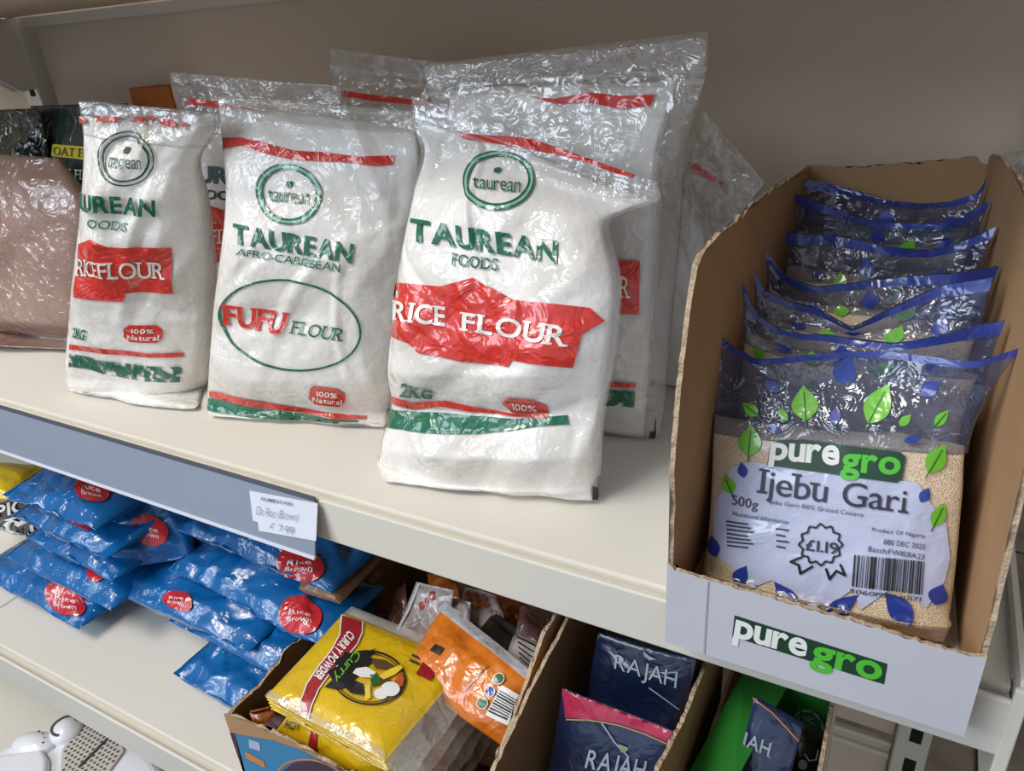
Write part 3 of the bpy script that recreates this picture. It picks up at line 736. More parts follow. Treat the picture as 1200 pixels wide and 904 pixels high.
# ------------------------------------------------------------------ cartons
def jag(pts, n, amp, seed):
    """roughen a torn edge"""
    rg = random.Random(seed); out = []
    pts = [np.array(p, float) for p in pts]
    seg = [np.linalg.norm(pts[i+1]-pts[i]) for i in range(len(pts)-1)]; tot = sum(seg)
    for i in range(len(pts)-1):
        k = max(1, int(n*seg[i]/tot))
        for j in range(k):
            p = pts[i]+(pts[i+1]-pts[i])*j/k
            out.append(p+np.array([rg.uniform(-amp, amp), rg.uniform(-amp, amp)]) if (i or j) else p)
    out.append(pts[-1]); return out
def wall(name, P0, P1, top, th, mi, mo, parent, z0, me=None, n=60, amp=.0012, seed=1, inward=(0, 1, 0)):
    """cardboard wall from P0 to P1 (xy); top: (fraction, z) profile, torn; th goes along 'inward'"""
    P0 = np.array(P0, float); P1 = np.array(P1, float); ln = np.linalg.norm(P1-P0)
    tp_ = jag([(a*ln, z) for a, z in top], n, amp, seed) if amp else [np.array((a*ln, z)) for a, z in top]
    pr = [(0, z0)]+[tuple(p) for p in tp_]+[(ln, z0)]
    d = (P1-P0)/ln; iv = np.array(inward, float)*th
    out = [np.array([P0[0]+d[0]*a, P0[1]+d[1]*a, z]) for a, z in pr]
    rg = random.Random(seed+7)
    inn = [p+iv+np.array([0, 0, rg.uniform(-amp, amp) if 0 < i < len(out)-1 else 0]) for i, p in enumerate(out)]
    k = len(out); V = out+inn
    bm = bmesh.new(); vs = [bm.verts.new(tuple(v)) for v in V]
    f1 = bm.faces.new(vs[:k]); f1.material_index = 1
    f2 = bm.faces.new(vs[k:][::-1]); f2.material_index = 0
    for i in range(k):
        f = bm.faces.new((vs[i], vs[k+i], vs[k+(i+1) % k], vs[(i+1) % k])); f.material_index = 2
    bmesh.ops.triangulate(bm, faces=[f1, f2])
    bmesh.ops.recalc_face_normals(bm, faces=bm.faces)
    return bm_obj(name, bm, [mi, mo, me or M_cardedge], parent)

# --- the gari carton
gc = thing('display_carton', 'open white-fronted cardboard carton with torn rim, holding the gari packs', 'carton', (-.02, .49, 0))
FY = .3100
lw = [(0, .044), (.0, .075), (-.004/.35, .104), (.0, .134), (.010/.35, .171), (.023/.35, .204), (.05/.35, .207), (.12/.35, .205), (.19/.35, .202), (1, .187)]
wall('side_wall', (-.0925, FY+.003), (-.0905, .662), lw, .0026, M_card, M_cardw, gc, .0015, n=90, amp=.0014, seed=3, inward=(1, 0, 0))
rw = [(0, .04), (.0, .060), (.005/.35, .085), (.009/.35, .112), (.016/.35, .160), (.028/.35, .195), (.05/.35, .210), (.2/.35, .212), (.8, .208), (1, .198)]
wall('side_wall', (.0560, FY+.003), (.0385, .662), rw, .0026, M_card, M_cardw, gc, .0015, n=90, amp=.0014, seed=4, inward=(-1, 0, 0))
wall('back_wall', (-.0905, .6655), (.0385, .6655), [(0, .188), (.25, .187), (.5, .190), (.93, .197), (.95, .191), (1, .190)], .0026, M_card, M_cardw, gc, .0015, n=40, amp=.0008, seed=5, inward=(0, -1, 0))
wall('front_wall', (-.0925, FY), (.0560, FY), [(0, .045), (.03, .041), (.3, .0400), (.6, .0395), (.9, .0375), (.97, .0385), (1, .040)], .0026, M_card, M_cardw, gc, -.0125, n=60, amp=.0006, seed=6, inward=(0, 1, 0))
box('base', (-.089, FY+.004, .0015), (.038, .660, .0045), M_card, gc)
bm = bmesh.new(); prism(bm, [(FY-.0004, .040), (FY-.0004, -.012), (FY+.0001, -.012), (FY+.0001, .040)], -.0705, -.0695)
bm_obj('fold_line', bm, mat('card_crease', '#a9aab4', .7), gc)
gf = Flat((-.0925, FY, .045), (.056, FY, .045), (.056, FY, -.0125), (-.0925, FY, -.0125))
M_lg = mat('label_dark_green', '#1d4430', .45, coat=.2); M_lw = mat('label_white', '#eef0ee', .5); M_lb = mat('label_bright_green', '#55c43a', .5)
gf.poly([(861, 721), (1040, 778), (1036, 802), (858, 746)], M_lg, gc, 'logo_field', eps=.0003)
gf.text('pure', [(863, 725), (948, 750), (943, 779), (858, 755)], M_lw, gc, 'logo_lettering', bold=.03, space=.02, eps=.0006)
gf.text('gro', [(953, 754), (1036, 778), (1030, 808), (947, 784)], M_lb, gc, 'logo_lettering', bold=.03, space=.02, eps=.0006)

# ------------------------------------------------------------------ gari packs
M_gari = mat('gari_grain', '#f8e2c2', .6, coat=.7, fine=1500, var=.25, vscale=700, crumple=.25, coat_rough=.12)
M_gfilm = film('bluish_clear_film', tint='#dbe0ea', haze=.15, hazecol='#6f80b0', crumple=.6, gloss=1.2)
M_gblue = mat('blue_seal', '#2b3f95', .4, coat=.7, crumple=.5)
M_bleaf = mat('print_blue', '#223c9a', .35, coat=.9, crumple=.3)
M_gleaf = mat('print_leaf_green', '#6fc232', .35, coat=.9, crumple=.3)
M_dleaf = mat('print_vein_green', '#2a6a24', .4)
M_lblu = mat('print_pale_blue', '#c2c8e4', .4, coat=.9, crumple=.3)
M_ink = mat('print_ink', '#3a3a4a', .5)
def edge_profile(P):
    """how far a bag's top edge dips below the straight line between its corners"""
    P = np.array(P); s_ = (P[:, 0]-P[0, 0])/(P[-1, 0]-P[0, 0]); return s_, P[:, 2]-(P[0, 2]+(P[-1, 2]-P[0, 2])*s_)
gari = Pouch([(0, (838, 388), (1198, 407), .395, .395, .001),
              (.10, (835, 430), (1165, 452), .392, .392, .004),
              (.22, (834, 482), (1140, 505), .386, .388, .022),
              (.40, (833, 550), (1132, 580), .376, .380, .034),
              (.65, (828, 630), (1124, 665), .362, .368, .040),
              (.85, (820, 680), (1116, 730), .350, .356, .040),
              (.96, (-.080, .345, .018), (.046, .350, .018), 0, 0, .03),
              (1, (-.078, .345, .0075), (.045, .350, .0075), 0, 0, .01)], seed=101, amp=.0012, ncr=24, floor=.0045, p=2.8, q=.5,
             edge=edge_profile([atY(*p_, .395) for p_ in ((842, 386), (861, 403), (890, 415), (947, 411), (1010, 414), (1089, 417), (1150, 418), (1198, 405))]))
def gari_parts(g, par, ns=60, nt=80, fill=.24, seed=1, seal=.022):
    g.shell('gari_fill', M_gari, par, top=wavy(fill, .012, seed, .03), ns=ns, nt=nt, inset=.015)
    g.shell('clear_top', M_gfilm, par, t0=0, t1=fill+.035, ns=ns, nt=30, off=.0005)
    g.strip('top_seal', M_gblue, par, 0, 1, 0, seal, 50, 3, .0006)
    g.strip('top_seal', M_gblue, par, 0, 1, 0, seal, 50, 3, .0006, side=-1)
g1 = thing('gari_pack', 'frontmost gari pack, its whole printed face showing above the carton front', 'food pack', gari.foot())
gari_parts(gari, g1, 80, 110, .245, 2)
# pale shield-shaped label with pointed lower border
gari.poly([(838, 590), (850, 570), (858, 548), (880, 541), (1075, 566), (1090, 590), (1108, 615), (1112, 655), (1106, 680), (1085, 712), (1060, 692), (1046, 688), (1008, 716), (1000, 690), (952, 728), (915, 702), (905, 680), (880, 690), (868, 672), (846, 655), (838, 640)], M_lblu, g1, 'label_field', eps=.0008, nx=36, ny=22)
for c, ln, wd, an in (((869, 674), 26, 17, 60), ((922, 700), 48, 20, 128), ((985, 712), 52, 20, 35), ((1052, 712), 48, 26, 130), ((1098, 696), 26, 22, 70), ((838, 640), 26, 14, 100)):
    gari.poly(leaf_pts(c, ln, wd, an), M_bleaf, g1, 'blue_leaf', .0013, 5, 5)
for c, ln, wd, an in (((990, 434), 38, 27, 75), ((905, 452), 22, 14, 130), ((979, 488), 22, 13, 80), ((1091, 455), 30, 18, 35), ((907, 502), 20, 10, 155), ((1070, 515), 22, 10, 10), ((871, 551), 19, 11, 100), ((1083, 580), 20, 12, 60)):
    gari.poly(leaf_pts(c, ln, wd, an), M_bleaf, g1, 'blue_leaf', .0013, 4, 4)
for c, ln, wd, an in (((943, 473), 42, 30, 95), ((1030, 474), 54, 30, 62), ((880, 480), 24, 14, 140), ((918, 486), 18, 9, 125), ((1061, 493), 20, 10, 45), ((1103, 490), 26, 12, 50), ((880, 516), 38, 26, 85), ((1097, 537), 40, 22, 60), ((855, 568), 24, 14, 110), ((1099, 603), 32, 16, 65)):
    gari.poly(leaf_pts(c, ln, wd, an), M_gleaf, g1, 'green_leaf', .0013, 4, 4)
    if ln > 22: gari.poly(vein_pts(c, ln, an, 1.6), M_dleaf, g1, 'leaf_vein', .0017, 3, 1)
gari.poly([(903, 524), (912, 516), (940, 515), (1055, 530), (1061, 535), (1056, 562), (1050, 566), (900, 545)], M_lg, g1, 'logo_field', eps=.0017)
gari.text('pure', [(905, 518), (985, 522), (983, 556), (901, 547)], M_lw, g1, 'logo_lettering', bold=.03, space=.02, eps=.0021)
gari.text('gro', [(987, 530), (1056, 536), (1053, 566), (984, 562)], M_lb, g1, 'logo_lettering', bold=.03, space=.02, eps=.0021)
gari.text('Ijebu Gari', [(891, 549), (1066, 574), (1062, 611), (887, 586)], M_ink, g1, 'product_name', bold=0, serif=True, space=.07, eps=.0019)
gari.text('500g', [(860, 580), (890, 586), (888, 600), (859, 595)], M_ink, g1, bold=0, eps=.0017)
gari.text('Ijebu Garri 100% Grated Cassava', [(903, 585), (1012, 600), (1011, 607), (902, 591)], M_ink, g1, 'small_print', bold=-.005, eps=.0017, ny=1)
gari.text('Nutritional Information', [(861, 599), (925, 609), (924, 614), (860, 604)], M_ink, g1, 'small_print', eps=.0017, ny=1)
gari.text('Product Of Nigeria', [(1022, 618), (1083, 626), (1082, 632), (1021, 624)], M_ink, g1, 'small_print', eps=.0017, ny=1)
gari.text('BBE DEC 2025', [(1036, 632), (1083, 638), (1082, 644), (1035, 638)], M_ink, g1, 'small_print', eps=.0017, ny=1)
gari.text('Batch:FW1031A23', [(1018, 640), (1082, 650), (1081, 656), (1017, 646)], M_ink, g1, 'small_print', eps=.0017, ny=1)
for k in range(7):
    gari.poly([(853+k*.2, 610+k*4.6), (878+(k % 3)*3, 613+k*4.6), (878+(k % 3)*3, 615+k*4.6), (853+k*.2, 612+k*4.6)], M_ink, g1, 'small_print', .0017, 4, 1)
for k in range(4):
    gari.poly([(910+k*.3, 618+k*7), (925-(k % 2)*4, 620+k*7), (925-(k % 2)*4, 622+k*7), (910+k*.3, 620+k*7)], M_ink, g1, 'small_print', .0017, 3, 1)
# price rosette
n = 96; aa = np.linspace(0, 2*np.pi, n, endpoint=False); V = []
for k in (0, 2.6):
    rr = 24+1.8*np.cos(12*aa)-k; V.append(np.stack([962+rr*np.cos(aa)*1.03, 638+rr*np.sin(aa)], -1))
gari.put('price_rosette', np.concatenate(V), [(i, (i+1) % n, n+(i+1) % n, n+i) for i in range(n)], M_black, g1, .0018)
def line(sheet, pts, wd, m, par, name, eps):
    V, Fc = [], []
    for i in range(len(pts)-1):
        a = np.array(pts[i], float); b = np.array(pts[i+1], float); d = (b-a)/np.linalg.norm(b-a); p = np.array([-d[1], d[0]])*wd/2
        a = a-d*wd*.4; b = b+d*wd*.4; k = len(V); V += [a-p, a+p, (a+b)/2+p, b+p, b-p, (a+b)/2-p]; Fc += [(k, k+1, k+2, k+5), (k+5, k+2, k+3, k+4)]
    return sheet.put(name, np.array(V), Fc, m, par, eps)
line(gari, [(940, 653), (927, 658), (936, 662), (938, 672), (952, 664)], 2.6, M_black, g1, 'rosette_ribbon', .0018)
line(gari, [(985, 662), (990, 674), (980, 669), (972, 679), (968, 667)], 2.6, M_black, g1, 'rosette_ribbon', .0018)
gari.text('£1.19', [(945, 631), (983, 636), (982, 650), (944, 645)], M_ink, g1, 'price', bold=.01, eps=.0018)
x = 0; rg = random.Random(5); q = [(1001, 650), (1082, 658), (1079, 696), (998, 687)]
Vb, Fb = [], []
while x < .99:
    w_ = rg.choice([.012, .012, .024, .036]); 
    k = len(Vb); Vb += [(x, 0), (min(1, x+w_), 0), (min(1, x+w_), 1), (x, 1)]; Fb.append((k, k+1, k+2, k+3)); x += w_+rg.choice([.012, .02, .03])
Vb = np.array(Vb); V2, F2 = cut2d(Vb, Fb, 1, 5)
gari.put('barcode', quadmap(V2, q), F2, M_black, g1, .0018)
gari.text('5060198930171', [(996, 690), (1078, 699), (1077, 704), (995, 695)], M_ink, g1, 'small_print', eps=.0017, ny=1)

tops = [([(848, 328), (863, 359), (890, 380), (920, 392), (980, 399), (1040, 398), (1100, 387), (1178, 376)], .423, 'second gari pack, right behind the frontmost one in the torn carton'),
        ([(882, 315), (894, 341), (920, 356), (962, 363), (998, 380), (1040, 362), (1100, 340), (1163, 325)], .455, 'third gari pack from the front, its blue seal folded toward the middle'),
        ([(897, 293), (917, 320), (956, 333), (998, 333), (1040, 330), (1100, 320), (1173, 312)], .490, 'fourth gari pack from the front in the torn carton'),
        ([(921, 272), (965, 278), (1010, 281), (1055, 288), (1100, 294), (1130, 290), (1178, 266)], .535, 'fifth gari pack from the front, a blue leaf below its seal'),
        ([(929, 227), (972, 240), (1010, 258), (1042, 264), (1089, 261), (1137, 254), (1170, 234)], .590, 'sixth gari pack from the front, its blue seal broad and glossy'),
        ([(938, 210), (988, 221), (1042, 232), (1089, 239), (1120, 239), (1156, 227), (1168, 208)], .628, 'rearmost gari pack, against the back wall of the torn carton')]
for k, (line_, Y, label) in enumerate(tops):
    tpx = [atY(*p_, Y) for p_ in line_]; Lp = tpx[0].copy(); Rp = tpx[-1].copy()
    edge = edge_profile(tpx)
    Rp[0] = min(Rp[0], .0515-(Y-.31)*.05)
    Lp[0] = max(Lp[0], -.0865)
    zz = min(Lp[2], Rp[2]); xr = .046-(Y-.31)*.04
    g = Pouch([(0, tuple(Lp), tuple(Rp), 0, 0, .001),
               (.12, (Lp[0]*.97, Y-.003, Lp[2]-.022), (min(xr, Rp[0]), Y-.003, Rp[2]-.022), 0, 0, .004),
               (.26, (-.083, Y-.006, zz*.74), (xr-.004, Y-.006, zz*.74), 0, 0, .022),
               (.6, (-.083, Y-.014, zz*.4), (xr-.004, Y-.014, zz*.4), 0, 0, .032),
               (.95, (-.080, Y-.018, .015), (xr-.006, Y-.018, .015), 0, 0, .025),
               (1, (-.078, Y-.018, .008), (xr-.008, Y-.018, .008), 0, 0, .01)],
              seed=110+k, amp=.0022, ncr=24, floor=.0045, edge=edge, p=2.8, q=.5)
    t = thing('gari_pack', label, 'food pack', g.foot())
    gari_parts(g, t, 50, 50, .15, k+3, .04)
    leafs = [((.48, .10), .10, .45, M_bleaf), ((.22, .14), .07, 1.1, M_bleaf), ((.36, .17), .09, .5, M_gleaf), ((.66, .16), .10, .1, M_gleaf), ((.84, .13), .08, .3, M_bleaf), ((.12, .2), .06, .8, M_gleaf)]
    for (s_, t_), sz, an, mm in leafs:
        pts = np.array(leaf_pts((0, 0), 1.3, .8, 60+an*90)); V = np.clip(np.stack([s_+pts[:, 0]*sz+.03*(k % 3-1), t_+pts[:, 1]*sz*.8+.012*(k % 2)], -1), .01, .99)
        V2, F2 = cut2d(V, [tuple(range(len(V)))], 4, 4); g.put('printed_leaf', V2, F2, mm, t, .0012, st=True)

# ------------------------------------------------------------------ lower shelf: blue packs
ZL = -.264
M_blue = mat('blue_foil', '#0c64a8', .25, coat=1.0, crumple=.9, var=.08, vscale=25, coat_rough=.1, bump=.3, bscale=45, bdist=.002)
M_bred = mat('pack_red', '#c3202a', .35, coat=.9, crumple=.6)
M_bback = mat('pack_brown_window', '#8a6a4e', .55, coat=.6, crumple=.4, var=.2, vscale=60)
def blue_pack(label, fl_, fr_, z, depth=.115, th=.034, seed=0, red=None, tilt=0, yaw=0, redr=(20, 15), brown=False, group=None, zr=None):
    """pillow pack lying on its side: front edge from photograph points at height z"""
    a = atZ(*fl_, z); b = atZ(*fr_, zr if zr is not None else z); d = b-a; d /= np.linalg.norm(d)
    back = np.cross([0, 0, 1], d); back /= np.linalg.norm(back); back = back*math.cos(tilt)+np.array([0, 0, 1])*math.sin(tilt)
    rows = []
    for t, inset, thk in ((0, .001, .002), (.12, .004, th*.75), (.35, .006, th), (.7, .006, th), (.92, .004, th*.6), (1, .0, .002)):
        rows.append((t, tuple(b-d*inset*0+back*depth*(t)), tuple(a+d*inset*0+back*depth*(t)), 0, 0, thk))
    nn = np.cross(d, back)
    g = Pouch(rows, seed=seed, amp=.0042, ncr=44, n=nn if nn[2] > 0 else -nn, p=2.2, q=.5, wmin=.004, wmax=.02)
    t = thing('blue_pack', label, 'food pack', tuple((a+b)/2+back*depth/2-np.array([0, 0, th/2])), group)
    g.shell('wrapper', M_blue, t, ns=60, nt=44)
    for s_, e_ in ((0., .03), (.97, 1.)): g.strip('end_seal', M_blue, t, s_, e_, 0, 1, 4, 30, .0008)
    if red:
        g.disc(red, redr[0], redr[1], M_bred, t, 'red_badge', .45, .0014, cuts=8)
        c = red; g.text('Rice', [(c[0]-redr[0]*.5, c[1]-8), (c[0]+redr[0]*.45, c[1]-2), (c[0]+redr[0]*.45, c[1]+3), (c[0]-redr[0]*.5, c[1]-3)], M_lw, t, bold=0, eps=.002, ny=2)
        g.text('Brown', [(c[0]-redr[0]*.55, c[1]-1), (c[0]+redr[0]*.5, c[1]+5), (c[0]+redr[0]*.5, c[1]+10), (c[0]-redr[0]*.55, c[1]+4)], M_lw, t, bold=0, eps=.002, ny=2)
    return g, t
# right pile (bottom to top), each set back a little from the one below
blue_pack('blue pack at the bottom of the right pile, crumpled end toward the front', (203, 790), (318, 858), -.246, .12, .030, 201, None)
blue_pack('blue pack second from the bottom of the right pile', (198, 728), (352, 806), -.219, .12, .032, 202, None)
blue_pack('blue pack in the right pile with a small red badge on its front edge', (110, 682), (292, 765), -.205, .13, .036, 203, (210, 707), redr=(19, 12))
blue_pack('blue pack near the top of the right pile, round red badge at its right end', (196, 668), (378, 758), -.178, .085, .036, 204, (352, 720), redr=(26, 22))
blue_pack('topmost blue pack of the right pile, under the ticket strip, large red badge', (205, 620), (388, 696), -.145, .07, .036, 205, (352, 661), redr=(30, 20))
# left pile
blue_pack('front blue pack of the left pile, lying lowest with red badge near its corner', (-30, 670), (92, 738), -.242, .10, .036, 206, (78, 706), redr=(24, 14))
blue_pack('blue pack of the left pile lying on the front one, long white crease', (4, 652), (130, 716), -.207, .12, .036, 207, (118, 665), redr=(14, 20))
blue_pack('blue pack in the middle of the left pile, half covered, small red patch', (30, 630), (132, 682), -.172, .12, .034, 208, (110, 634), redr=(10, 9))
blue_pack('blue pack second from the top of the left pile, narrow red badge', (12, 605), (126, 655), -.142, .12, .032, 209, (97, 610), redr=(18, 10))
blue_pack('topmost blue pack of the left pile, tip pointing left, red badge under the strip', (3, 580), (112, 622), -.112, .12, .032, 210, (108, 575), redr=(22, 15))
blue_pack('blue pack tilted steeply between the two piles, red badge in its middle', (118, 672), (228, 652), -.178, .11, .038, 211, (176, 622), redr=(22, 17), tilt=.75)
blue_pack('blue pack lying at the back between the two piles, mostly covered', (165, 690), (262, 700), -.222, .14, .040, 212, None)
# brown-windowed packs seen between and above the blue ones
def plain_pouch(name, label, cat, corners, th, m, floor=None, seed=0, amp=.0015, ns=40, nt=40, q=.5, n=None, group=None):
    """corners: TL, TR, BR, BL in 3-D"""
    TL, TR, BR, BL = [np.array(c, float) for c in corners]; rows = []
    for t, k in ((0, .05), (.12, .6), (.35, 1), (.7, 1), (.9, .7), (1, .08)):
        rows.append((t, tuple(TL+(BL-TL)*t), tuple(TR+(BR-TR)*t), 0, 0, th*k))
    g = Pouch(rows, seed=seed, amp=amp, ncr=26, floor=floor, p=2.6, q=q, n=n)
    t = thing(name, label, cat, tuple((BL+BR)/2 if floor is None else np.array([*((BL+BR)/2)[:2], floor])), group)
    g.shell('pack_body', m, t, ns=ns, nt=nt); return g, t
plain_pouch('rice_pack', 'pack of brown rice lying behind the topmost pack of the right pile', 'food pack',
            (atZ(375, 625, -.155), atZ(452, 650, -.155), atZ(398, 708, -.155), atZ(350, 690, -.155)), .02, M_bback, seed=221)
plain_pouch('rice_pack', 'pack of brown rice poking out of the right pile beside the carton', 'food pack',
            (atZ(380, 690, -.19), atZ(452, 664, -.19), atZ(395, 748, -.19), atZ(370, 738, -.19)), .02, M_bback, seed=220)
plain_pouch('rice_pack', 'pack of brown rice behind the tilted blue pack, under the ticket strip', 'food pack',
            (atZ(150, 560, -.19), atZ(235, 585, -.19), atZ(235, 640, -.19), atZ(130, 610, -.19)), .03, M_bback, seed=222)
M_by = mat('yellow_pack', '#d8b917', .35, coat=.7, crumple=.5)
plain_pouch('yellow_pack', 'yellow pack at the far left edge under the ticket strip', 'food pack',
            (atZ(-80, 540, -.13), atZ(55, 545, -.13), atZ(10, 585, -.13), atZ(-100, 585, -.13)), .03, M_by, seed=223)
bs, bst = plain_pouch('printed_sack', 'black and white printed sack at the far left, beneath the yellow pack', 'food pack',
            (atY(-120, 575, .375), atY(62, 560, .395), atY(70, 668, .395), atY(-100, 700, .375)), .03, mat('black_sack', '#17171a', .45, coat=.5, crumple=.4), seed=224, amp=.0008, floor=ZL)
bs.text('TROPICAL', [(-62, 608), (66, 574), (67, 588), (-60, 624)], M_lw, bst, bold=.02, space=.05, eps=.002)
bs.poly([(-70, 592), (45, 563), (45, 566), (-70, 595)], M_lw, bst, 'white_rule', eps=.002)
bs.poly([(-70, 630), (45, 598), (45, 600), (-70, 633)], M_lw, bst, 'white_rule', eps=.002)
bs.text('SUN', [(-2, 630), (40, 613), (43, 634), (2, 652)], M_lw, bst, bold=.05, space=.05, eps=.002)
bs.poly([(0, 618), (14, 608), (24, 611), (34, 603), (38, 609), (20, 618), (4, 626)], M_lw, bst, 'white_patch', eps=.002)

# ------------------------------------------------------------------ curry carton
cx0, cx1, cy0, cy1 = -.444, -.182, .250, .500
M_cblue = mat('carton_blue_print', '#3f87b5', .6); M_corange = mat('carton_orange_print', '#d08a4a', .6); M_cpurp = mat('carton_dark_print', '#4a3a4a', .6)
M_cprint = mat('carton_blue_outside', '#4c7f9e', .7, var=.5, vscale=30, col2='#b58f6b')
cc = thing('display_carton', 'torn cardboard carton of curry powder and spice packs beside the blue packs', 'carton', ((cx0+cx1)/2, (cy0+cy1)/2, ZL))
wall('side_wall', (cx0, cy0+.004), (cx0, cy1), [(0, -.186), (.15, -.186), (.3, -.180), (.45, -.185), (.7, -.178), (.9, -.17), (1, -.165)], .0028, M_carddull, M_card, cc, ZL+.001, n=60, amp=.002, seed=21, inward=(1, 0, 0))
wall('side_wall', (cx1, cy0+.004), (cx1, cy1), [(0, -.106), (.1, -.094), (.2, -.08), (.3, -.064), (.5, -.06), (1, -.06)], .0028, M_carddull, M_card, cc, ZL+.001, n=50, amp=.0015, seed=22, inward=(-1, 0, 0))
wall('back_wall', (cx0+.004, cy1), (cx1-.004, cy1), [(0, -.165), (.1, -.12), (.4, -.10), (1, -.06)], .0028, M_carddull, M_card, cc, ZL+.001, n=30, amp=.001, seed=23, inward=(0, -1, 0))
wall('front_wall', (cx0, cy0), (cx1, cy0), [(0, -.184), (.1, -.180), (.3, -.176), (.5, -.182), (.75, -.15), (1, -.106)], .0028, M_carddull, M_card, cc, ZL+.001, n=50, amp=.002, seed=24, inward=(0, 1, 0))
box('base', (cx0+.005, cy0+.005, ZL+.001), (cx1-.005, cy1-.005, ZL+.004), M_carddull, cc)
cf = Flat((cx0, cy0, -.18), (cx1, cy0, -.18), (cx1, cy0, ZL), (cx0, cy0, ZL))
cf.poly([(276, 860), (320, 868), (400, 895), (420, 920), (300, 925), (285, 905)], M_cblue, cc, 'blue_print', eps=.0004)
cf.poly([(268, 858), (276, 860), (288, 905), (284, 906)], M_cpurp, cc, 'dark_print', eps=.0004)
cf.poly([(288, 880), (310, 892), (312, 900), (289, 888)], M_corange, cc, 'orange_print', eps=.0008)
cf.poly([(292, 866), (305, 870), (306, 880), (293, 876)], M_lblu, cc, 'pale_print', eps=.0008)
cf.poly([(330, 905), (345, 893), (375, 890), (400, 905), (400, 925), (330, 925)], M_cpurp, cc, 'dark_print', eps=.0008)
cf.ring((366, 915), 42, 26, 2.2, M_corange, cc, 'arc_print', .2, .001)

# yellow curry packs: a flat stack, each in a clear zip bag whose open edge fans out at the right
M_yel = mat('curry_yellow', '#e0b912', .35, coat=1.0, crumple=.35, var=.05, vscale=20)
M_rib = mat('curry_ribbon', '#a01c28', .4, coat=.9, crumple=.35)
M_gold = mat('curry_gold', '#f0cf3a', .4, coat=.9)
M_skin = mat('emblem_brown', '#5a3a24', .5, coat=.7); M_emg = mat('emblem_green', '#2d5d2c', .5, coat=.7); M_emo = mat('emblem_orange', '#c9562a', .5, coat=.7)
def curry_pack(label, px, z, seed, dz=0):
    TL, TR, BR, BL = [atZ(x_, y_, z+o_) for (x_, y_), o_ in zip(px, (0, 0, 0, 0))]
    rows = [(t, tuple(TL+(BL-TL)*t), tuple(TR+(BR-TR)*t), 0, 0, .016*k) for t, k in ((0, .08), (.1, .6), (.35, 1), (.7, 1), (.9, .7), (1, .08))]
    g = Pouch(rows, seed=seed, amp=.0011, ncr=16, n=(0, 0, 1), p=2.8, q=.5)
    t = thing('curry_pack', label, 'food pack', tuple((TL+TR+BL+BR)/4-np.array([0, 0, .008])), None)
    g.shell('pack_body', M_yel, t, ns=50, nt=50)
    # clear zip margin outside the right and back edges
    e = (TR-TL); e /= np.linalg.norm(e); f = (BL-TL)/np.linalg.norm(BL-TL)
    m1 = [TR-f*.0+np.array([0, 0, .001]), TR+e*(.014+(seed%5)*.007)+np.array([0, 0, -.009]), BR+e*(.018+(seed%5)*.008)+np.array([0, 0, -.009]), BR+np.array([0, 0, .001])]
    fl2 = Flat(*m1); s, u = np.meshgrid(np.linspace(0, 1, 8), np.linspace(0, 1, 24)); P = fl2.F(s.ravel(), u.ravel()); P[:, 2] += .0012*np.sin(u.ravel()*17+seed)*s.ravel()
    meshobj('zip_margin', P, [(j*8+i, (j+1)*8+i, (j+1)*8+i+1, j*8+i+1) for j in range(23) for i in range(7)], M_seam, t, True)
    m2 = [TL-f*.010+np.array([0, 0, -.001]), TR-f*.010+np.array([0, 0, -.001]), TR+f*.002, TL+f*.002]
    meshobj('zip_margin', [tuple(p) for p in m2], [(0, 1, 2, 3)], M_seam, t)
    return g, t
top_px = [(403, 719), (548, 778), (450, 893), (311, 817)]
for k in range(4, 0, -1):
    curry_pack(('second', 'third', 'fourth', 'lowest')[k-1]+' yellow curry packet of the stack, edge on below the printed top one', [(x_+k*1.5, y_+k*3.5) for x_, y_ in top_px], -.118-.0145*k, 230+k)
cp, ct = curry_pack('top yellow curry powder packet with dark round emblem and red ribbon', top_px, -.118, 240)
cp.poly([(401, 723), (424, 731), (425, 742), (419, 756), (406, 772), (388, 790), (374, 808), (366, 826), (362, 842), (354, 838), (353, 822), (360, 802), (374, 782), (390, 763), (399, 747)], M_rib, ct, 'red_ribbon', eps=.001, nx=10, ny=20)
line(cp, [(425, 732), (425, 743), (419, 757), (406, 773), (388, 791), (374, 809), (366, 827), (362, 842)], 1.2, M_lw, ct, 'ribbon_border', .0014)
line(cp, [(401, 723), (399, 747), (390, 763), (374, 782), (360, 802), (353, 822), (354, 838)], 1.2, M_lw, ct, 'ribbon_border', .0014)
cp.text('CURRY POWDER', [(417, 749), (376, 800), (368, 793), (409, 742)], M_lw, ct, 'product_name', bold=.03, space=.07, eps=.0016)
cp.ring((433, 797), 43, 33, 2.2, M_black, ct, 'emblem_ring', .1, .0014)
cp.ring((433, 797), 39, 29.5, 1.0, M_black, ct, 'emblem_ring', .1, .0014)
cp.poly([(384, 789), (397, 783), (388, 777), (402, 772), (405, 766), (418, 770), (441, 762), (433, 771), (438, 776), (426, 786), (410, 806), (396, 812), (381, 808), (390, 800)], M_black, ct, 'emblem_plaque', eps=.0016)
cp.text('Curry', [(425, 770), (398, 806), (388, 796), (414, 764)], M_gleaf, ct, 'emblem_lettering', bold=.0, eps=.002, shear=.2)
cp.poly([(432, 772), (452, 776), (463, 783), (452, 787), (440, 785)], M_skin, ct, 'emblem_shape', eps=.0016)
cp.poly([(418, 786), (430, 784), (441, 790), (436, 797), (424, 797), (414, 792)], M_lw, ct, 'emblem_shape', eps=.0018)
cp.poly([(434, 793), (446, 793), (447, 804), (436, 808)], M_emg, ct, 'emblem_shape', eps=.0018)
cp.poly([(447, 800), (456, 797), (460, 806), (452, 811)], M_skin, ct, 'emblem_shape', eps=.0018)
cp.poly([(463, 800), (468, 791), (474, 797), (472, 806), (463, 810)], M_emo, ct, 'emblem_shape', eps=.0016)
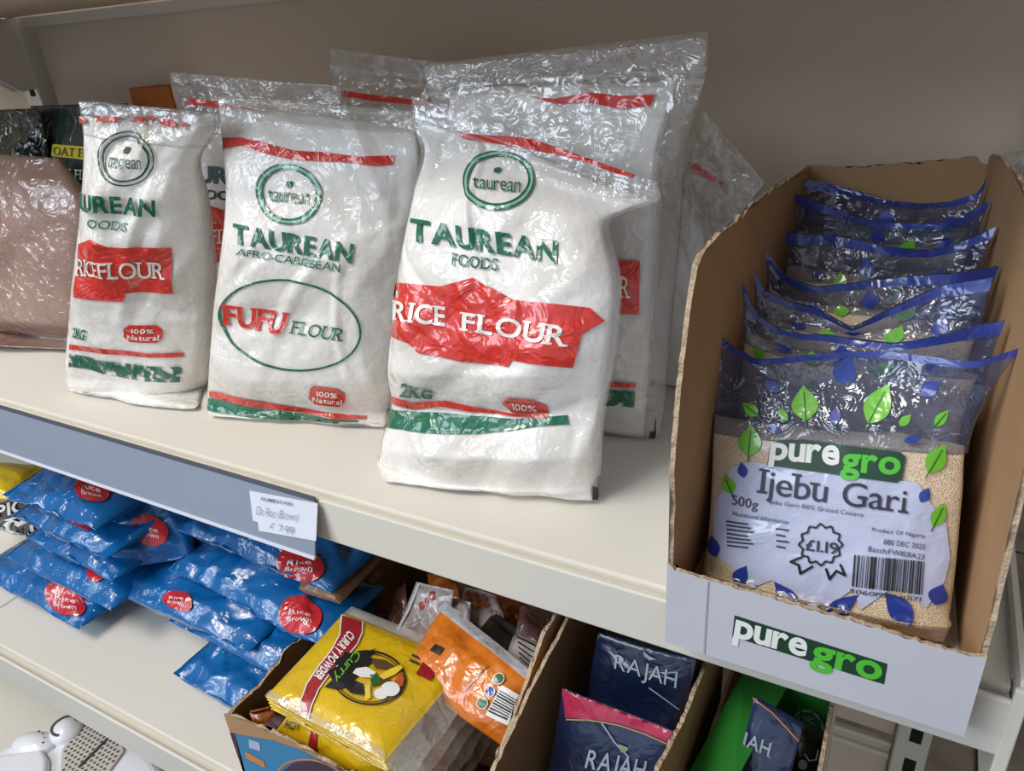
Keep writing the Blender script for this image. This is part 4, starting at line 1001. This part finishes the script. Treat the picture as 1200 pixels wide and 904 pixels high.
cp.poly([(444, 795), (458, 786), (470, 782), (472, 786), (462, 794), (450, 799)], M_gold, ct, 'emblem_shape', eps=.002)
cp.poly([(402, 806), (414, 800), (426, 804), (428, 818), (412, 816)], M_black, ct, 'emblem_shape', eps=.0015)
cp.poly([(428, 806), (434, 806), (435, 822), (429, 824)], M_gold, ct, 'emblem_shape', eps=.0019)
cp.disc((458, 811), 11, 9, M_lw, ct, 'emblem_shape', 0, .0021, 16, 4); cp.disc((447, 817), 8, 7, M_lw, ct, 'emblem_shape', 0, .0021, 16, 4)
cp.poly([(497, 776), (512, 782), (505, 800), (487, 792)], M_rib, ct, 'red_tag', eps=.0013)
line(cp, [(484, 770), (492, 774)], 3, M_ink, ct, 'small_print', .0013); line(cp, [(481, 776), (490, 780)], 3, M_ink, ct, 'small_print', .0013)
cp.poly([(311, 817), (450, 892), (452, 882), (318, 810)], M_seam, ct, 'zip_band', eps=.0012)
# second stack in front, lower, HOT packet
hp = [(325, 845), (470, 905), (440, 960), (290, 890)]
hot, ht = plain_pouch('curry_pack', 'yellow hot curry packet leaning in the carton front below the stack', 'food pack',
                      (atZ(338, 838, -.176), atZ(455, 888, -.176), atZ(462, 940, -.215), atZ(312, 872, -.215)), .014, M_yel, seed=245, amp=.002)
hot.text('HOT', [(337, 843), (352, 849), (350, 858), (335, 852)], M_ink, ht, bold=.02)
hot.poly([(361, 852), (369, 856), (370, 892), (360, 888)], M_rib, ht, 'red_ribbon')
hc = plain_pouch('curry_pack', 'crumpled pale clear packet with red print, right of the hot curry packet', 'food pack',
                 (atZ(470, 880, -.165), atZ(545, 835, -.165), atZ(560, 900, -.20), atZ(490, 950, -.20)), .018, mat('clear_pack_pale', '#c9c4c6', .3, coat=1., crumple=1., var=.4, vscale=60, col2='#8c6f66'), seed=246, amp=.003)
hc[0].poly([(505, 880), (520, 862), (527, 868), (512, 900), (500, 904)], M_red, hc[1], 'red_print')
# brown jars / sachets beside the yellow stack on the left
plain_pouch('spice_pack', 'small orange-brown spice sachet in the left front corner of the carton', 'food pack',
            (atZ(292, 834, -.192), atZ(318, 828, -.192), atZ(330, 850, -.21), atZ(300, 862, -.21)), .02, mat('rust_pack', '#a4561f', .4, coat=.7, crumple=.5), seed=247, ns=20, nt=20)
plain_pouch('spice_pack', 'dark purple-brown sachet beside the orange-brown one in the carton corner', 'food pack',
            (atZ(316, 836, -.20), atZ(338, 842, -.20), atZ(330, 880, -.22), atZ(310, 872, -.22)), .015, mat('purple_pack', '#5b4048', .4, coat=.7, crumple=.5), seed=248, ns=20, nt=20)

# orange pack with barcode
M_or = mat('orange_pack', '#e07c1c', .35, coat=1.0, crumple=.6, var=.1, vscale=25, col2='#c96a1a')
M_sil = mat('silver_seal', '#c9cdd6', .3, coat=.8, crumple=.6)
og, ogt = plain_pouch('spice_pack', 'orange spice pack with silver end seal and barcode, right of the yellow stack', 'food pack',
                      (atZ(522, 706, -.105), atZ(634, 796, -.105), atZ(590, 876, -.135), atZ(470, 792, -.125)), .024, M_or, seed=250, amp=.002, ns=60, nt=50)
og.strip('end_seal', M_sil, ogt, 0, 1, 0, .14, 40, 6, .0012)
og.poly([(590, 805), (612, 817), (595, 850), (570, 838)], M_lw, ogt, 'barcode_field', eps=.0014)
for k in range(9):
    a = k/9; p = np.array([(593+18*0, 809), (608, 817)]); q0 = np.array([588-a*15, 812+a*24]); q1 = np.array([606-a*14, 822+a*23])
    line(og, [tuple(q0), tuple(q1)], 1.0+(k % 3)*.5, M_black, ogt, 'barcode_bar', .0019)
for c, mm in (((586, 798), M_emg), ((576, 812), M_bleaf), ((567, 825), M_emg)):
    og.disc(c, 6, 6, mm, ogt, 'round_mark', 0, .0015, 14, 3); og.ring(c, 6.5, 6.5, .9, M_lw, ogt, 'round_mark_rim', 0, .0018, n=16)
og.poly([(512, 757), (522, 762), (516, 770), (506, 765)], M_black, ogt, 'black_mark', eps=.0014)
og.poly([(490, 735), (510, 712), (514, 718), (492, 745)], M_red, ogt, 'red_edge', eps=.0014)
line(og, [(546, 812), (573, 783)], 1.2, M_skin, ogt, 'small_print', .0014)
# assorted spice sachets standing behind
M_sw = mat('sachet_pale', '#d9cec8', .35, coat=1.0, crumple=.8, var=.5, vscale=70, col2='#b3a19a')
M_so = mat('sachet_orange', '#d87a24', .35, coat=1.0, crumple=.8, var=.4, vscale=50, col2='#8c4a1a')
M_sr = mat('sachet_russet', '#9c604a', .35, coat=1.0, crumple=.8, var=.5, vscale=60, col2='#4f332e')
def sachet(label, px, Y, m, seed, lean=.03):
    TL, TR, BR, BL = px
    return plain_pouch('spice_sachet', label, 'food pack', (atY(*TL, Y), atY(*TR, Y), atY(*BR, Y-lean), atY(*BL, Y-lean)), .016, m, seed=seed, amp=.002, ns=30, nt=30)
s1, t1_ = sachet('russet spice sachet leaning at the left wall inside the curry carton', ((430, 718), (475, 682), (480, 745), (428, 752)), .44, M_sr, 260)
s2, t2_ = sachet('white-edged spice sachet with red lettering, behind the yellow stack', ((488, 682), (532, 692), (520, 762), (462, 748)), .40, M_sw, 261)
s2.text('BBQ', [(488, 708), (507, 692), (509, 702), (490, 718)], M_red, t2_, bold=.02)
line(s2, [(491, 686), (478, 715), (464, 746)], 2.2, M_lw, t2_, 'white_edge', .0014)
s3, t3_ = sachet('spice sachet with orange beads print beside the silver seal', ((545, 688), (580, 698), (600, 745), (530, 735)), .43, M_sw, 262)
for k in range(9): s3.disc((548+(k % 3)*7+k*.8, 696+(k//3)*7), 3, 3, M_emo, t3_, 'orange_bead', 0, .0014, 8, 2)
s4, t4_ = sachet('orange spice sachet at the back of the curry carton, under the shelf lip', ((500, 672), (535, 676), (540, 705), (505, 700)), .47, M_so, 263)
s5, t5_ = sachet('orange spice sachet at the back right of the curry carton', ((578, 695), (622, 712), (620, 735), (575, 725)), .46, M_so, 264)
s6, t6_ = sachet('silvery spice sachet in the back right corner of the curry carton', ((610, 712), (646, 725), (642, 765), (604, 745)), .42, mat('sachet_silver', '#a9a6b0', .3, coat=1.0, crumple=1., var=.5, vscale=50, col2='#8a4a3a'), 265)
s7, t7_ = sachet('white sachet with lines of small print at the right wall of the curry carton', ((602, 745), (640, 765), (630, 805), (590, 775)), .385, mat('sachet_white', '#dcd8da', .4, coat=.8, crumple=.4), 266)
for k in range(6): line(s7, [(605+k*1.0, 752+k*5), (634-k*1.2, 767+k*5)], 1.3, M_ink, t7_, 'small_print', .0014)
s9, t9_ = sachet('pale spice sachet in the middle of the curry carton, left of the orange-beaded one', ((522, 700), (552, 706), (548, 748), (500, 742)), .405, M_sw, 270)
s8, t8_ = sachet('dark spice sachet lying between the silver seal and the printed white one', ((575, 722), (610, 742), (598, 775), (560, 740)), .40, mat('sachet_dark', '#3c3434', .4, coat=.9, crumple=.7), 267)
plain_pouch('spice_pack', 'crumpled clear and orange packet filling the carton beneath the orange pack', 'food pack',
            (atZ(440, 770, -.215), atZ(610, 800, -.20), atZ(590, 900, -.215), atZ(400, 870, -.225)), .04, M_sw, seed=268, amp=.004)
plain_pouch('spice_pack', 'pack of russet spice filling the back of the carton under the sachets', 'food pack',
            (atZ(490, 690, -.24), atZ(640, 740, -.24), atZ(615, 810, -.24), atZ(420, 760, -.24)), .03, M_sr, seed=269, amp=.004)

# ------------------------------------------------------------------ carton of navy spice packs
rx0, rx1, ry0, ry1 = -.177, -.080, .235, .42
M_cd = M_carddull
rc = thing('display_carton', 'narrow brown carton holding two navy spice packs, right of the curry carton', 'carton', ((rx0+rx1)/2, (ry0+ry1)/2, ZL))
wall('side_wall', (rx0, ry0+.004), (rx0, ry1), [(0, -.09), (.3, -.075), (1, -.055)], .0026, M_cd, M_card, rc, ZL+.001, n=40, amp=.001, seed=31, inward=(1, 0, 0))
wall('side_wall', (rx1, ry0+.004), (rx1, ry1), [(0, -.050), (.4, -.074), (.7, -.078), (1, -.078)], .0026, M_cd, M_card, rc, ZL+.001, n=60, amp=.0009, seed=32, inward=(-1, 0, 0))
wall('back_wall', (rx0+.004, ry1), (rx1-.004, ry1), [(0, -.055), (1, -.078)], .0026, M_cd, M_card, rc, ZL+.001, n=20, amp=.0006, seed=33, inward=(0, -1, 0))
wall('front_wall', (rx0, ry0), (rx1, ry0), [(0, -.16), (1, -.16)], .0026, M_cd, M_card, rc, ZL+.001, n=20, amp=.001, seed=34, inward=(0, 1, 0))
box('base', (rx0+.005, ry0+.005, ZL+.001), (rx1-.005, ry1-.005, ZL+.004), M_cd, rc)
M_navy = mat('navy_foil', '#1e2e52', .3, coat=1.0, crumple=.5, var=.5, vscale=14, col2='#0f1a34', coat_rough=.15)
M_pink = mat('pink_seal', '#b02a4c', .35, coat=.9, crumple=.6)
M_silt = mat('print_silver', '#9aa3b4', .35)
def navy(label, px, Y, seed, lean=.02, zb=-.255, th=.025):
    TL, TR, BR, BL = [atY(*p, Y-lean*k) for p, k in zip(px, (0, 0, 1, 1))]
    # continue the face down to the carton base
    def down(A, B):
        d = (B-A); k = (zb-A[2])/d[2]; return A+d*k
    BL2 = down(TL, BL); BR2 = down(TR, BR); w0 = (TR-TL)[0]; c = (BL2+BR2)/2; BL2 = np.array([c[0]-w0/2, BL2[1], zb]); BR2 = np.array([c[0]+w0/2, BR2[1], zb])
    return plain_pouch('spice_pack', label, 'food pack', (TL, TR, BR2, BL2), th, M_navy, seed=seed, amp=.0012, ns=40, nt=50, n=(0, -.9, .43))
n1, nt1 = navy('navy spice pack at the back of the narrow carton, silver lettering', ((701, 741), (817, 772), (796, 850), (690, 815)), .352, 271, .01)
n1.text('RAJAH', [(723, 766), (795, 787), (792, 812), (720, 788)], M_silt, nt1, 'lettering', bold=.0, space=.06)
line(n1, [(762, 805), (795, 830)], 1.5, M_silt, nt1, 'silver_line', .0012)
n1.poly([(755, 762), (762, 768), (770, 772), (762, 773), (756, 768)], M_silt, nt1, 'crest', eps=.0012)
n2, nt2 = navy('navy spice pack with a pink top seal, in front in the narrow carton', ((660, 806), (791, 858), (770, 930), (645, 900)), .302, 272, .01)
n2.poly([(660, 806), (725, 823), (791, 858), (784, 870), (755, 858), (725, 848), (690, 842), (664, 840)], M_pink, nt2, 'pink_seal', eps=.001, nx=14, ny=5)
line(n2, [(666, 842), (690, 843), (725, 850), (755, 860), (782, 871)], 1.6, M_card, nt2, 'seal_border', .0014)
n2.text('RAJAH', [(691, 878), (758, 892), (752, 922), (684, 906)], M_silt, nt2, 'lettering', bold=.01, space=.06)
n2.poly([(725, 872), (737, 877), (741, 868), (735, 880), (728, 882)], mat('crest_gold', '#8b8f70', .4), nt2, 'crest', eps=.0013)
line(n2, [(706, 848), (720, 870), (737, 887)], 1.5, M_silt, nt2, 'silver_line', .0012)

# ------------------------------------------------------------------ green carton at the right
M_grn = mat('green_card', '#2b8a30', .6, coat=.2, var=.08, vscale=10)
kx0, kx1, ky0, ky1 = -.072, -.002, .235, .44
kc = thing('display_carton', 'green carton with open flap at the right end of the lower shelf', 'carton', ((kx0+kx1)/2, (ky0+ky1)/2, ZL))
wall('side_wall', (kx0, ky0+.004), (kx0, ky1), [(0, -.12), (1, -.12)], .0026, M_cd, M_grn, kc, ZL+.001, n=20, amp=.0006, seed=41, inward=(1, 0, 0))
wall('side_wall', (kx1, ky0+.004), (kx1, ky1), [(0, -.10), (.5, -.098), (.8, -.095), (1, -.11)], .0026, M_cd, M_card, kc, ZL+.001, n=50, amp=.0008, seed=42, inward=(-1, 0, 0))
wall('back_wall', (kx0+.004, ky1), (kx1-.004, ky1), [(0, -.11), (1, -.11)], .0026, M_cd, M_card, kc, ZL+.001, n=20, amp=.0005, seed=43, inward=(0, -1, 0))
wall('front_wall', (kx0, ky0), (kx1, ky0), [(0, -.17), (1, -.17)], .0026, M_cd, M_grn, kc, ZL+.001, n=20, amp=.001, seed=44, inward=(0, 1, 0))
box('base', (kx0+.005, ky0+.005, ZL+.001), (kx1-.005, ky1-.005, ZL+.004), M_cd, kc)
slab('open_flap', [atY(872, 785, .40), atY(925, 800, .40), atY(862, 915, .30), atY(802, 915, .30)], .002, M_grn, kc)
slab('back_flap', [atY(905, 790, .40), atY(976, 812, .40), atY(972, 862, .40), atY(905, 838, .40)], .002, M_grn, kc)
kf = Flat(atY(905, 790, .3975), atY(976, 812, .3975), atY(972, 862, .3975), atY(905, 838, .3975))
line(kf, [(929, 843), (938, 832), (953, 834), (962, 844), (966, 858)], 3.2, M_silt, kc, 'recycling_mark', .0006)
line(kf, [(933, 845), (940, 838), (955, 850), (946, 853), (941, 843), (954, 842)], 2.0, M_silt, kc, 'recycling_mark', .0006)
n3, nt3 = navy('navy spice pack behind the open green flap', ((885, 815), (942, 850), (925, 920), (860, 905)), .345, 281, .02, th=.018)
n3.text('RAJAH', [(848, 844), (904, 872), (899, 894), (843, 864)], M_silt, nt3, 'lettering', bold=.01, space=.06)
line(n3, [(882, 816), (905, 835), (934, 868)], 1.3, M_corange, nt3, 'gold_border', .0014)
n4, nt4 = plain_pouch('spice_pack', 'black-green spice pack at the right wall of the green carton', 'food pack',
                      (atY(916, 836, .375), atY(966, 858, .375), atY(955, 920, .36), atY(930, 910, .36)), .015, mat('dark_foil', '#15221f', .3, coat=1., crumple=.8), seed=282, ns=30, nt=30)
n4.disc((941, 893), 5, 7, M_silt, nt4, 'silver_print', 0, .0014, 14, 3)
line(n4, [(944, 880), (948, 888), (955, 887), (957, 877)], 1.6, M_lblu, nt4, 'silver_print', .0014)

# ------------------------------------------------------------------ white appliance on the bottom shelf
ZB = -.62
M_wp = mat('white_plastic', '#e9ebf2', .3, coat=.4); M_hole = mat('grille_hole', '#57504c', .8); M_grey = mat('grey_arc', '#4a4e52', .4); M_wp2 = mat('warm_white_plastic', '#c9c2bb', .45)
ap = thing('white_appliance', 'white plastic appliance with perforated grille and round knob, on the bottom shelf', 'appliance', tuple(atZ(60, 905, ZB)))
ZT = -.50
def dome(name, c, rx, ry, h, m, par, ang=0, z=ZT, n=40, rings=8, pw=2.2):
    V = [(c[0], c[1], z+h)]; Fc = []
    for j in range(1, rings+1):
        r = j/rings; zz = z+h*(1-r**pw)
        for i in range(n):
            a = 2*math.pi*i/n; x = rx*r*math.cos(a); y = ry*r*math.sin(a)
            V.append((c[0]+x*math.cos(ang)-y*math.sin(ang), c[1]+x*math.sin(ang)+y*math.cos(ang), zz))
    for i in range(n): Fc.append((0, 1+i, 1+(i+1) % n))
    for j in range(rings-1):
        for i in range(n): Fc.append((1+j*n+i, 1+(j+1)*n+i, 1+(j+1)*n+(i+1) % n, 1+j*n+(i+1) % n))
    k = len(V)
    for i in range(n): V.append((*V[1+(rings-1)*n+i][:2], ZB+.002))
    return meshobj(name, V, Fc+[(1+(rings-1)*n+i, k+i, k+(i+1) % n, 1+(rings-1)*n+(i+1) % n) for i in range(n)], m, par, True)
P_ = lambda x, y, z=ZT: atZ(x, y, z)
def hull(name, pts, z0, z1, m, par, bev=.008):
    bm = bmesh.new(); b = [bm.verts.new((p[0], p[1], z0)) for p in pts]; t = [bm.verts.new((p[0], p[1], z1)) for p in pts]; k = len(pts)
    bm.faces.new(b[::-1]); ft = bm.faces.new(t)
    for i in range(k): bm.faces.new((b[i], b[(i+1) % k], t[(i+1) % k], t[i]))
    bmesh.ops.recalc_face_normals(bm, faces=bm.faces)
    bmesh.ops.bevel(bm, geom=list(ft.edges), offset=bev, segments=4, affect='EDGES', profile=.5)
    return bm_obj(name, bm, m, par, False)
hull('housing', [P_(*p) for p in ((-20, 885), (8, 872), (45, 858), (72, 850), (88, 833), (120, 842), (175, 878), (200, 915), (150, 960), (0, 990), (-60, 930))], ZB+.001, ZT, M_wp, ap, .012)
hull('front_cover', [P_(*p, z=ZT+.008) for p in ((-30, 893), (0, 885), (50, 878), (56, 890), (54, 940), (-30, 960))], ZT-.01, ZT+.010, M_wp, ap, .006)
gp = [P_(*p, z=ZT+.003) for p in ((96, 848), (112, 846), (140, 862), (146, 880), (128, 905), (90, 925), (70, 905), (72, 880), (82, 862))]
hull('grille', gp, ZT-.004, ZT+.004, M_wp2, ap, .002)
bm = bmesh.new(); C0 = P_(106, 884, ZT+.004)
from math import cos, sin
poly2 = [(p[0], p[1]) for p in gp]
def inside(x, y):
    c = False; j = len(poly2)-1
    for i in range(len(poly2)):
        xi, yi = poly2[i]; xj, yj = poly2[j]
        if (yi > y) != (yj > y) and x < (xj-xi)*(y-yi)/(yj-yi)+xi: c = not c
        j = i
    return c
for i in range(-24, 25):
    for j in range(-24, 25):
        x = C0[0]+i*.0068+(j % 2)*.0034; y = C0[1]+j*.006
        if inside(x, y) and inside(x+.003, y+.003) and inside(x-.003, y-.003):
            r = bmesh.ops.create_circle(bm, cap_ends=True, segments=8, radius=.0019, matrix=Matrix.Translation((x, y, ZT+.0044)))
bm_obj('grille_hole', bm, M_hole, ap)['kind'] = 'stuff'
a_, b_ = P_(92, 900, ZT+.005), P_(126, 866, ZT+.005)
d_ = (b_-a_); d_ /= np.linalg.norm(d_); p_ = np.array([-d_[1], d_[0], 0])*.0012
slab('grille_bar', [a_-p_, b_-p_, b_+p_, a_+p_], .0015, M_hole, ap)
ck = P_(76, 853, ZT+.01); kn = dome('knob', (ck[0], ck[1]), .021, .021, .012, M_wp, ap, z=ZT+.006)
V, Fc = [], []
for i in range(25):
    a = math.radians(60+i*10); 
    for r in (.0135, .016): V.append((ck[0]+r*cos(a), ck[1]+r*sin(a), ZT+.0125))
    for r in (.0135, .016): V.append((ck[0]+r*cos(a), ck[1]+r*sin(a), ZT+.0150))
for i in range(24):
    k = i*4; Fc += [(k+2, k+3, k+7, k+6), (k, k+2, k+6, k+4), (k+1, k+5, k+7, k+3)]
meshobj('knob_arc', V, Fc, M_grey, kn)
cd = P_(37, 868, ZT+.01); pad = dome('round_pad', (cd[0], cd[1]), .030, .019, .010, M_wp, ap, .3, z=ZT+.004)
bm = bmesh.new()
for k in range(4):
    a = math.radians(20+k*28); bmesh.ops.create_icosphere(bm, subdivisions=1, radius=.0018, matrix=Matrix.Translation((cd[0]+.019*cos(a), cd[1]+.013*sin(a), ZT+.010)))
bm_obj('indicator_dots', bm, M_grey, pad)
cr_ = P_(57, 866, ZT+.006); dome('red_button', (cr_[0], cr_[1]), .006, .006, .004, mat('red_plastic', '#a8444a', .4), ap, z=ZT+.004, n=16, rings=4)

# ------------------------------------------------------------------ goods on the floor behind the shelving, at the right
def floor_pack(label, c, r, m, seed):
    P = [(c[0]-r, c[1], FZ+.30), (c[0]+r, c[1]+.02, FZ+.28), (c[0]+r*1.05, c[1]-.03, FZ+.01), (c[0]-r, c[1]-.05, FZ+.01)]
    return plain_pouch('wrapped_bundle', label, 'bundle', P, .14, m, floor=FZ, seed=seed, amp=.008, n=(0, -1, .2))
fp, fpt = floor_pack('film-wrapped bundle with red and green print on the floor beyond the shelf end', (.47, 1.30), .19, mat('wrapped_dark', '#6d655e', .35, coat=1., crumple=1.2, var=.6, vscale=16, col2='#2f2b2b'), 301)
fp.disc((1192, 846), 9, 16, M_red, fpt, 'red_print', .3, .003); fp.disc((1199, 838), 7, 10, M_black, fpt, 'black_print', .3, .004)
fp.disc((1203, 834), 4, 6, M_gleaf, fpt, 'green_print', .3, .005)
# small clear pack with a green leaf behind the carton's right wall
lp = Pouch([(0, (.046, .682, .196), (.098, .675, .205), 0, 0, .003), (.3, (.044, .68, .15), (.10, .674, .15), 0, 0, .015),
            (1, (.045, .672, .004), (.068, .668, .004), 0, 0, .012)], seed=311, amp=.002, floor=0)
lpt = thing('clear_pack', 'clear pack with a green leaf print, standing behind the carton at the right edge', 'food pack', lp.foot())
lp.shell('pack_film', film('clear_film_grey', haze=.35, hazecol='#cfcabd', crumple=.8), lpt, ns=30, nt=30)
lp.poly(leaf_pts((1186, 204), 11, 6, 10), M_dleaf, lpt, 'green_leaf', .0015, 3, 3)

GROUPS = {'flour_bag': 'flour bags on the main shelf', 'gari_pack': 'gari packs filed in the white carton', 'blue_pack': 'blue rice packs piled on the lower shelf',
          'rice_pack': 'brown rice packs among the blue packs', 'curry_pack': 'yellow curry packets in the torn carton', 'spice_sachet': 'spice sachets in the torn carton',
          'display_carton': 'open display cartons', 'shelf': 'cream metal shelves'}
for r in ROOTS:
    g_ = GROUPS.get(r.name.split('.')[0])
    if g_: r['group'] = g_
# ------------------------------------------------------------------ re-seat parts below their empties
bpy.context.view_layer.update()
for r in ROOTS:
    inv = Matrix.Translation(-Vector(r.location))
    for ch in r.children: ch.matrix_parent_inverse = inv
